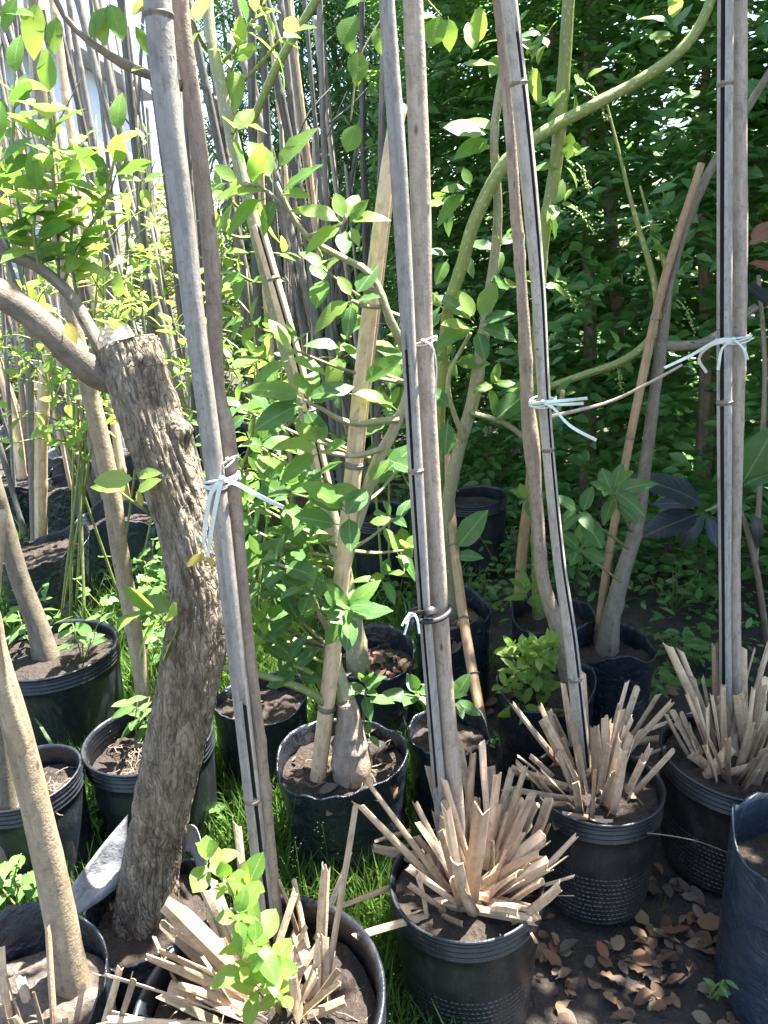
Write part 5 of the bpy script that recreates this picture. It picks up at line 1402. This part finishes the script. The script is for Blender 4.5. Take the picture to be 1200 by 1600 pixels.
splints(zD, [
    (1110, 1150, 1043, 1005, 13, 0.02), (1115, 1150, 1062, 1013, 9, 0.04), (1108, 1160, 1080, 1060, 14), (1122, 1140, 1115, 1003, 13, 0.05), (1160, 1140, 1160, 1008, 15, 0.06), (1150, 1130, 1172, 1012, 9, 0.06), (1165, 1150, 1195, 1005, 10, 0.05), (1165, 1170, 1150, 1082, 16),
    (1172, 1180, 1160, 1085, 14), (1150, 1175, 1130, 1085, 13), (1140, 1170, 1118, 1095, 13), (1175, 1160, 1200, 1060, 14), (1100, 1220, 1145, 1165, 18, 0), (1115, 1215, 1200, 1185, 14, -0.03, "cane strip lying across the front of the far right pot"), (1165, 1190, 1178, 1255, 13, -0.08), (1182, 1185, 1190, 1240, 14, -0.08),
    (1085, 1170, 1070, 1130, 18), (1095, 1195, 1082, 1165, 20, -0.01), (1110, 1205, 1092, 1180, 18, -0.02), (1100, 1185, 1120, 1175, 18, 0)], lD, gD)
fan(PD[1], zD, 44, 0.09, 0.12, 0.22, 0.011, 0.023, (12, 40), lD, gD)
lA, gA = "cane splint in the big left foreground pot", "cane splints in the big left pot"
splints(zA, [
    (392, 1470, 368, 1292, 13, 0.05), (402, 1480, 384, 1338, 15, 0.03), (470, 1475, 441, 1366, 11, 0.02), (480, 1480, 458, 1375, 9), (500, 1500, 497, 1360, 16, 0.02), (505, 1500, 512, 1350, 10, 0.03), (495, 1470, 550, 1332, 13, 0.08), (510, 1535, 557, 1262, 10, 0.0, "long thin cane strip sticking up out of the big left pot"),
    (488, 1540, 470, 1460, 20), (500, 1560, 482, 1450, 22), (510, 1570, 505, 1468, 14), (480, 1590, 535, 1565, 16, -0.02), (470, 1600, 450, 1520, 22, 0.0), (460, 1570, 448, 1525, 18),
    (395, 1545, 265, 1410, 30, -0.02, "thick cut length of cane pointing up left from the big left pot"), (390, 1555, 245, 1478, 18, -0.04), (400, 1565, 225, 1488, 22, -0.05), (385, 1575, 270, 1532, 20, -0.03), (400, 1540, 280, 1455, 22), (405, 1530, 270, 1450, 18, 0), (395, 1600, 165, 1508, 10, -0.06, "long sunlit cane strip reaching left out of the big left pot"),
    (410, 1600, 310, 1560, 16), (420, 1610, 160, 1590, 14, -0.05), (430, 1620, 250, 1600, 16, -0.03), (400, 1590, 320, 1545, 16), (380, 1500, 320, 1400, 22, 0.02), (395, 1490, 345, 1420, 18, 0.03), (420, 1480, 400, 1400, 12, 0.02), (380, 1520, 330, 1470, 24)], lA, gA)
fan(Vector((*PA[1][:2], 0)) + Vector((-0.02, 0.02, 0)), zA, 40, 0.12, 0.09, 0.18, 0.010, 0.026, (30, 68), lA, gA)
lF, gF = "cane splint in the bottom left corner bag", "cane splints in the bottom left bag"
splints(PF[3], [(20, 1620, -10, 1485, 16, 0.02), (40, 1625, 15, 1520, 14, 0.02), (62, 1625, 30, 1530, 16), (70, 1630, 55, 1545, 12), (85, 1620, 75, 1440, 10, 0.05), (115, 1620, 128, 1540, 9), (120, 1630, 135, 1580, 20), (150, 1640, 190, 1520, 12, -0.02), (170, 1640, 220, 1525, 14, -0.02), (10, 1640, 0, 1560, 20), (50, 1650, 30, 1575, 18), (100, 1650, 100, 1590, 16)], lF, gF)

# ================================================================== ties
def loop(par, c, ax, ay, rr, m, tilt=0.0, name="loop", flat=1.0, wraps=1):
    rows = []
    for k in range(wraps * 24 + 1):
        a = k / 24 * 2 * math.pi
        rows.append((c.x + ax * math.cos(a), c.y + ay * math.sin(a), c.z + tilt * math.cos(a) + 0.0045 * (k / 24 - wraps / 2) + 0.002 * math.sin(a * 2.3), rr))
    v, f, uv = tube(rows, 8, 0.006)
    return build(name, v, f, m, par, uv=uv)

def strip(par, pts, w, m, name="tail", nrm=(0, -1, 0.3)):
    c = smooth_path([(*p, 0) for p in pts], 0.01)[:, :3]
    t, _, _ = frames(c)
    sd = np.cross(t, np.array(nrm)); sd /= np.linalg.norm(sd, axis=1)[:, None]
    nn = np.cross(sd, t)
    tw = np.sin(np.linspace(0, 5, len(c)))[:, None] * 0.5
    s2 = sd * np.cos(tw) + nn * np.sin(tw)
    a, b = c - s2 * w / 2, c + s2 * w / 2
    n2 = np.cross(s2, t) * 0.0008
    v = np.hstack([a, b, b + n2, a + n2]).reshape(-1, 3)
    f = []
    for k in range(len(c) - 1):
        for j in range(4):
            j2 = (j + 1) % 4
            f.append((k * 4 + j, k * 4 + j2, k * 4 + 4 + j2, k * 4 + 4 + j))
    f += [(3, 2, 1, 0), tuple(len(v) - 4 + j for j in range(4))]
    return build(name, v, f, m, par, smooth=False)

def knot(par, c, r, m):
    v, f, uv = tube([(c.x - r, c.y, c.z - r * 0.4, r * 0.3), (c.x - r * 0.4, c.y, c.z, r * 0.9), (c.x + r * 0.4, c.y, c.z + r * 0.2, r * 0.8), (c.x + r, c.y, c.z, r * 0.3)], 8, 0.002, flute=0.2)
    return build("knot", v, f, m, par)

def tie(px, py, Y, half, label, m, tails, rr=0.0022, wraps=3, ay=0.034, tw=0.0065, name="raffia_tie"):
    c = P(px, py, Y + 0.01)
    t = thing(name, c, label, "tie")
    ax = rad(half * 2, c)
    loop(t, c, ax, ay, rr, m, 0.004, wraps=wraps)
    fk = P(px, py, Y - 0.026)
    knot(t, fk, rr * 2.2, m)
    for tl in tails:
        strip(t, [fk] + [P(x, y, Y - 0.03 + dyy) for x, y, dyy in tl], tw, m)
    return t
yA = rA[3][1]
tie(347, 748, yA, 27, "pale green raffia tie round the left stake and trunk, long tail to the right", M['mint'], [[(372, 757, 0), (405, 775, -0.02), (443, 793, -0.03)], [(330, 770, 0), (322, 810, 0), (318, 850, 0)], [(340, 775, 0), (330, 830, 0.0), (325, 870, 0.0)]])
tie(356, 718, yA + 0.02, 15, "thin white string loop just above the left raffia tie", M['string'], [[(365, 715, 0.0), (372, 712, 0)]], rr=0.0016, wraps=2, tw=0.003, name="string_tie")
yB = rB[3][1]
tie(672, 957, yB, 32, "black plastic strap round the centre stake and trunk, frayed end at left", M['strap_black'], [[(648, 960, 0), (640, 985, -0.01)], [(645, 958, 0), (632, 975, -0.02)]], rr=0.0055, wraps=1, tw=0.008, name="strap_tie")
ts_ = tie(648, 962, yB - 0.01, 5, "frayed shiny knot hanging beside the black strap", M['mint'], [[(640, 965, 0), (632, 992, -0.01)], [(652, 968, 0), (655, 990, -0.01)], [(640, 958, 0), (628, 978, -0.01)]], rr=0.0015, wraps=1, ay=0.006, tw=0.004, name="string_tie")
tie(661, 533, yB + 0.02, 21, "thin pale string high round the centre trunk and stake", M['string'], [[(675, 540, 0), (682, 575, 0), (678, 640, 0.0)]], rr=0.0018, wraps=2, ay=0.03, tw=0.003, name="string_tie")
yC = rC[4][1]
tie(848, 628, yC, 20, "pale green raffia bow on the whitish split stake", M['mint'], [[(880, 626, 0), (918, 622, -0.02)], [(875, 632, 0), (912, 630, -0.03)], [(865, 638, 0), (890, 665, -0.01), (932, 688, -0.03)], [(838, 630, 0), (830, 625, 0)]])
yD = rD[3][1]
tie(1146, 530, yD, 25, "pale green raffia bow on the far right pair, ends to the left", M['mint'], [[(1120, 532, 0), (1080, 555, -0.02), (1038, 575, -0.03)], [(1128, 545, 0), (1122, 578, 0)], [(1110, 540, 0), (1092, 560, 0.02), (1104, 582, 0.03)], [(1162, 545, 0), (1168, 562, 0)]])
# dry twig by the whitish stake
limb(tC, pxrows([(845, 655, 8, yC + 0.15), (900, 642, 6, yC + 0.12), (960, 625, 5, yC + 0.1), (1030, 590, 5, yC + 0.05), (1066, 570, 4, yC + 0.03)]), M['bark_grey'], "twig", n=7)
tstr = thing("drooping_straw", Pz(935, 1290, zC), "thin dry stem drooping from the embossed pot to the right bag", "straw")
limb(tstr, [(*Pz(935, 1292, zC), 0.0016), (*P(1000, 1300, PC[1].y - 0.13), 0.0015), (*P(1080, 1312, PC[1].y - 0.14), 0.0013), (*P(1160, 1340, PC[1].y - 0.15), 0.0008)], M['root'], "stalk", n=5, flute=0)

# ================================================================== ground cover
POTS = [PA, PB, PC, PD, PE, PT, PF, PG, PH, PI_, PK, PL, PM, PN, PO, PP, PQ, PR, PS, PU]
def outside(p, pad=0.01):
    ok = np.ones(len(p), bool)
    for t in POTS:
        ok &= (p[:, 0] - t[1].x) ** 2 + (p[:, 1] - t[1].y) ** 2 > (t[2] * 0.97 + pad) ** 2
    return ok
def grass(n, xr, yr, hmin, hmax, mask, tuft=0.03):
    nt = n // 12
    c = np.stack([RNG.uniform(*xr, nt), RNG.uniform(*yr, nt)], -1)
    c = c[mask(c)]
    p = np.repeat(c, 12, 0) + RNG.normal(size=(len(c) * 12, 2)) * tuft
    p = p[outside(p)]
    k = len(p)
    d = unit(k) * 0.55; d[:, 2] = np.abs(d[:, 2]) * 0.5 + 0.75
    up = unit(k); up[:, 2] = np.abs(up[:, 2]) * 0.3
    return leaf_mass(np.column_stack([p, np.full(k, -0.015)]), d, up, RNG.uniform(hmin, hmax, k), T_BLADE)
mk = lambda c: (c[:, 0] < 0.12 + 0.03 * np.sin(c[:, 1] * 9)) & (wob(77, c[:, 0] * 6, c[:, 1] * 6, 3) > -0.75)
v1, f1 = grass(36000, (-1.3, 0.14), (0.75, 2.5), 0.06, 0.19, mk)
v2, f2 = grass(16000, (-2.8, 0.9), (2.3, 4.2), 0.10, 0.26, lambda c: c[:, 0] < 0.35)
v3, f3 = grass(500, (0.2, 1.2), (0.9, 2.0), 0.03, 0.08, lambda c: c[:, 0] > 0)
off2 = len(v1); off3 = off2 + len(v2)
o = build("grass", np.vstack([v1, v2, v3]), f1 + [[i + off2 for i in q] for q in f2] + [[i + off3 for i in q] for q in f3], M['grass'])
tag(o, "lush green grass growing between the pots at left", None, None, "stuff")

# leafy undergrowth at the hedge foot
nU = 5200
s_ = RNG.uniform(0, 1, nU)
xy, e_ = along(HL, s_)
nr = np.stack([-e_[:, 1], e_[:, 0]], -1)
fw = RNG.uniform(-0.3, 0.75, nU)
pu = np.column_stack([xy + nr * fw[:, None], RNG.uniform(0, 1, nU) ** 1.6 * (0.28 - 0.25 * np.clip(fw, 0, 1))])
pu[:, :2] += 0.05 * np.stack([wob(61, xy[:, 0] * 9, xy[:, 1] * 9), wob(62, xy[:, 0] * 9, xy[:, 1] * 9)], -1)
ku = outside(pu[:, :2]) & (wob(63, pu[:, 0] * 5, pu[:, 1] * 5, 3) > -0.35)
pu = pu[ku]
du = unit(len(pu)); du[:, 2] = np.abs(du[:, 2]) * 0.4
uu = unit(len(pu)) * 0.5 + np.array([0, -0.2, 1.0])
v, f = leaf_mass(pu, du, uu, 0.055 * RNG.uniform(0.5, 1.3, len(pu)), T_OVATE)
tag(build("undergrowth", v, f, M['hedge']), "low dark leafy ground cover along the hedge foot", None, None, "stuff")

# fine seeding grass heads
def seed_heads(n):
    v, f = [], []
    for _ in range(n):
        x, y = random.choice([(-0.38, 1.35), (-0.3, 1.45), (-0.05, 1.2), (-0.08, 1.05), (-0.55, 1.9), (-0.75, 1.75), (-0.3, 1.2)])
        b = Vector((x + random.gauss(0, 0.06), y + random.gauss(0, 0.06), 0))
        if not outside(np.array([[b.x, b.y]]))[0]: continue
        h = random.uniform(0.15, 0.32)
        tp = b + Vector((random.gauss(0, 0.05), random.gauss(0, 0.05), h))
        k = len(v)
        for q in (b, tp):
            v += [q + Vector((-0.0007, 0, 0)), q + Vector((0.0007, 0, 0)), q + Vector((0, 0.001, 0))]
        f += [(k, k + 1, k + 4, k + 3), (k + 1, k + 2, k + 5, k + 4), (k + 2, k, k + 3, k + 5)]
        for j in range(16):
            q = b + (tp - b) * random.uniform(0.55, 1.0) + rv(0.012)
            k = len(v); s = 0.0022
            v += [q + Vector((s, 0, 0)), q + Vector((-s, 0, 0)), q + Vector((0, s, 0)), q + Vector((0, 0, s * 1.5))]
            f += [(k, k + 2, k + 3), (k + 2, k + 1, k + 3), (k + 1, k, k + 3), (k, k + 1, k + 2)]
    o = build("seeding_grass", np.array([tuple(q) for q in v]), f, M['grass'])
    tag(o, "fine seeding grass heads between the left pots", None, None, "stuff")
seed_heads(150)

# long bladed tuft by the left pots
def tuft(px, py, n, L, label):
    b = Pz(px, py, 0.0)
    c = np.tile(np.array(b), (n, 1)) + RNG.normal(size=(n, 3)) * np.array([0.02, 0.02, 0])
    d = unit(n) * 0.6; d[:, 2] = np.abs(d[:, 2]) * 0.4 + 0.7
    tm = ([(-0.014, 0, 0), (0.014, 0, 0), (0.018, 0.3, 0.0), (-0.018, 0.3, 0.0), (0.016, 0.6, -0.07), (-0.016, 0.6, -0.07), (0.011, 0.82, -0.2), (-0.011, 0.82, -0.2), (0, 0.95, -0.36)],
          [(0, 1, 2, 3), (3, 2, 4, 5), (5, 4, 6, 7), (7, 6, 8)])
    v, f = leaf_mass(c, d, np.tile([0, 0, 1.0], (n, 1)), L * RNG.uniform(0.6, 1.1, n), tm)
    t = thing("grass_tuft", b, label, "grass tuft")
    build("blades", v, f, M['weed'], t)
tuft(135, 1275, 26, 0.34, "tuft of long arching grass blades between the left pots")
tuft(640, 1010, 16, 0.3, "tuft of long grass behind the bag of dead leaves")
tuft(95, 1330, 14, 0.25, "small grass tuft behind the tan leaning trunk")

# --- weeds
def weed(px, py, z, hpx, n, L, key, label, group=None, spread=30, Y=None, nst=3):
    b = Pz(px, py, z)
    t = thing("weed", b, label, "weed", group)
    for k in range(nst):
        tp = P(px + random.gauss(0, spread), py - hpx * random.uniform(0.6, 1.1), b.y + random.uniform(-0.08, 0.08))
        mid = (b + tp) / 2 + rv(0.01)
        st = limb(t, [(*b, 0.0025), (*mid, 0.002), (*tp, 0.0012)], M['stem_green'], "stem", n=5, flute=0, step=0.05)
        for j in range(n):
            q = b + (tp - b) * (0.35 + 0.65 * j / n)
            ph = j * 2.4 + k
            leaf_at(st, q, Vector((math.cos(ph), math.sin(ph) - 0.2, random.uniform(-0.1, 0.5))), Vector((0, -0.3, 1)) + rv(0.25), L * random.uniform(0.6, 1.15), key)
        leaf_at(st, tp, Vector((random.gauss(0, 0.4), -0.5, 0.3)), (0, 0, 1), L, key)
random.seed(33)
weed(60, 1015, PI_[3], 60, 5, 0.07, 'weed', "leafy weed in the large left pot", spread=25)
weed(130, 1035, PI_[3], 80, 5, 0.075, 'weed', "tall weed at the right rim of the large left pot", spread=20)
weed(40, 980, PI_[3], 70, 5, 0.06, 'weed', "weed by the slanting trunk's foot in the large left pot", spread=25)
weed(215, 1160, PH[3], 70, 5, 0.075, 'weed', "weed with drooping pointed leaves in the mossy pot", spread=22, nst=3)
weed(205, 1000, 0.0, 90, 5, 0.08, 'lobed', "lobed weed behind the slim pale trunk", spread=30, nst=4)
weed(240, 960, 0.0, 110, 5, 0.08, 'lobed', "tall lobed weed between the slim trunk and the stump", spread=25, nst=4)
weed(170, 990, 0.0, 70, 5, 0.07, 'weed', "weed beside the ringed rim of the large left pot", spread=30, nst=4)
weed(255, 1060, 0.0, 80, 5, 0.08, 'lobed', "broad weed pressed against the stump's left side", spread=25, nst=4)
weed(30, 1420, 0.1, 80, 5, 0.055, 'weed', "pale sunlit weed behind the bottom left bag", spread=22, nst=4)
weed(390, 800, 0.0, 110, 6, 0.07, 'weed', "weed growing to the right of the left tie", spread=30, nst=5)
weed(400, 720, 0.0, 90, 6, 0.08, 'weed', "far weed left of the split bamboo stake", spread=35, nst=5)
weed(440, 740, 0.0, 80, 6, 0.08, 'weed', "far weed below the split bamboo stake", spread=30, nst=5)
weed(300, 880, 0.0, 60, 5, 0.07, 'lobed', "weed half hidden between stump and left stake", spread=25, nst=3)
weed(720, 850, 0.0, 60, 5, 0.06, 'weed', "shaded weed beside the thin reddish bamboo", spread=30, nst=4)
weed(765, 1170, 0.0, 20, 4, 0.03, 'weed', "tiny weed on the soil left of the light green bush", spread=14, nst=4)
weed(1010, 1090, 0.0, 40, 5, 0.06, 'weed', "shaded weed between the right bag and far right pot", spread=25, nst=4)
weed(1090, 1040, 0.0, 50, 5, 0.08, 'weed', "shaded broad weed behind the far right pot's cane", spread=35, nst=4)
weed(1050, 960, 0.0, 80, 6, 0.06, 'hedge', "low dark plant at the hedge foot, right of the grey trunk", spread=40, nst=6)
weed(1100, 940, 0.0, 90, 6, 0.06, 'hedge', "low dark plant at the hedge foot beside the far right pair", spread=40, nst=6)
weed(780, 900, 0.0, 80, 6, 0.06, 'hedge', "low dark plant at the hedge foot behind the pale shoot", spread=40, nst=6)
weed(900, 930, 0.0, 90, 6, 0.06, 'hedge', "low dark plant at the hedge foot behind the whitish stake", spread=40, nst=6)
weed(1110, 1560, 0.0, 30, 3, 0.03, 'weed', "small green sprig on the earth at bottom right", spread=12, nst=3)

for x, y, hh, n, L, key, lab in (
    (120, 960, 70, 5, 0.07, 'weed', "weed left of the slim pale trunk, above the large pot's rim"), (190, 930, 60, 5, 0.08, 'lobed', "lobed weed below the crumpled bags beside the slim trunk"),
    (280, 1010, 60, 5, 0.07, 'weed', "weed showing between the stump and slim trunk"), (20, 920, 50, 5, 0.06, 'weed', "weed at the left edge below the nearest bag"),
    (350, 930, 70, 5, 0.07, 'weed', "weed right beside the left pair above their bend"), (400, 1060, 50, 5, 0.06, 'weed', "weed over the bag behind the left pair"),
    (440, 1130, 50, 4, 0.05, 'weed', "low weed left of the wide low bag"), (470, 940, 60, 5, 0.07, 'weed', "weed behind the foot of the pale bamboo"),
    (620, 960, 60, 5, 0.07, 'weed', "weed between the swollen trunk and centre stakes"), (760, 960, 50, 5, 0.07, 'weed', "shaded weed left of the pale shoot's bag"),
    (300, 800, 60, 5, 0.07, 'weed', "weed behind the stump at the tie's height"), (345, 780, 70, 5, 0.08, 'weed', "weed behind the left tie"),
    (160, 1290, 40, 4, 0.05, 'weed', "low weed in the grass behind the stump's flap"), (330, 1290, 40, 4, 0.045, 'weed', "low weed in the grass right of the stump"),
    (15, 1120, 50, 4, 0.06, 'weed', "weed at the left edge in front of the large pot"), (560, 780, 50, 5, 0.08, 'weed', "far weed left of the ringed shaded pot"),
    (680, 800, 50, 5, 0.08, 'weed', "far weed between the two shaded pots"), (480, 760, 60, 5, 0.08, 'weed', "far weed left of the pale bamboo's middle")):
    weed(x, y, 0.0, hh, n, L, key, lab, spread=32, nst=5)

# --- fallen leaves
random.seed(44)
def litter(n, sample, z, smin, smax, label, group, tilt=0.2):
    k = 0
    while k < n:
        p = sample()
        if p is None: continue
        a = random.uniform(0, 6.28)
        L = random.uniform(smin, smax)
        o = leaf_at(None, (p.x, p.y, z + random.uniform(0.004, 0.012)), (math.cos(a), math.sin(a), random.gauss(0, tilt * 0.4)), Vector((0, 0, 1)) + rv(tilt), L, 'dead', "fallen_leaf")
        size = "small " if L < smin + (smax - smin) * 0.33 else ("large " if L > smin + (smax - smin) * 0.67 else "")
        way = ("stalk end pointing left", "stalk end pointing right")[math.cos(a) < 0]
        tag(o, size + label + ", " + way, "fallen leaf", group)
        k += 1
def on_ground(x0, x1, y0_, y1):
    def s():
        p = Pz(random.uniform(x0, x1), random.uniform(y0_, y1), 0.0)
        return p if outside(np.array([[p.x, p.y]]), 0.015)[0] else None
    return s
def in_pot(t, q=0.9):
    def s():
        a, r = random.uniform(0, 6.28), t[2] * q * math.sqrt(random.uniform(0.05, 1))
        return Vector((t[1].x + r * math.cos(a), t[1].y + r * math.sin(a), 0))
    return s
litter(105, on_ground(835, 1200, 1340, 1620), -0.004, 0.015, 0.062, "dry leaf on bare earth at bottom right", "fallen leaves on the earth at bottom right")
litter(20, on_ground(1020, 1140, 1330, 1480), -0.004, 0.04, 0.08, "brown leaf between embossed pot and blue bag", "fallen leaves between the right pots")
litter(40, on_ground(600, 1100, 1080, 1330), -0.004, 0.04, 0.08, "dry leaf on earth among middle pots", "fallen leaves among the middle pots")
litter(45, in_pot(PM), PM[3], 0.03, 0.07, "dead leaf in the bag behind the swollen trunk", "dead leaves in the bag behind the swollen trunk", 0.5)
litter(40, in_pot(PN), PN[3], 0.04, 0.08, "dead leaf in the tall bag behind the centre stakes", "dead leaves in the tall bag", 0.5)
litter(28, in_pot(PK), PK[3], 0.02, 0.06, "dead leaf scrap on the swollen trunk's soil", "dead leaves round the swollen trunk", 0.5)
litter(16, in_pot(PQ), PQ[3], 0.04, 0.08, "dead leaf in the bushy seedling's bag", "dead leaves in the seedling's bag", 0.5)
litter(12, in_pot(PC), PC[3], 0.03, 0.06, "dead leaf on the soil of the embossed pot", "dead leaves in the embossed pot", 0.5)
litter(12, in_pot(PL), PL[3], 0.02, 0.05, "dead leaf in the bag behind the left pair", "dead leaves in the bag behind the left pair", 0.5)

# --- dry roots and crumbs on pot soil
def roots(t, n, label):
    th_ = thing("dry_roots", (t[1].x, t[1].y, t[3]), label, "roots")
    v, f = [], []
    for _ in range(n):
        a, r = random.uniform(0, 6.28), t[2] * 0.58 * math.sqrt(random.random())
        c = Vector((t[1].x + r * math.cos(a), t[1].y + r * math.sin(a), t[3] + 0.008))
        an = random.uniform(0, 6.28); rows = []
        for k in range(6):
            rows.append((c.x, c.y, c.z + random.uniform(0, 0.012), 0.0011))
            an += random.gauss(0, 0.8)
            c = c + Vector((math.cos(an), math.sin(an), 0)) * 0.018
        vv, ff, _u = tube(rows, 4, 0.01)
        f += [[i + len(v) for i in q] for q in ff]
        v += vv.tolist()
    tag(build("root_tangle", np.array(v), f, M['root'], th_), kind="stuff")
roots(PG, 40, "tangle of dry roots on the small left pot's soil")
roots(PA, 50, "tangle of dry roots on the big left pot's soil")
roots(PH, 40, "thin dry roots over the mossy pot's soil")
roots(PK, 25, "thin dry roots at the swollen trunk's foot")
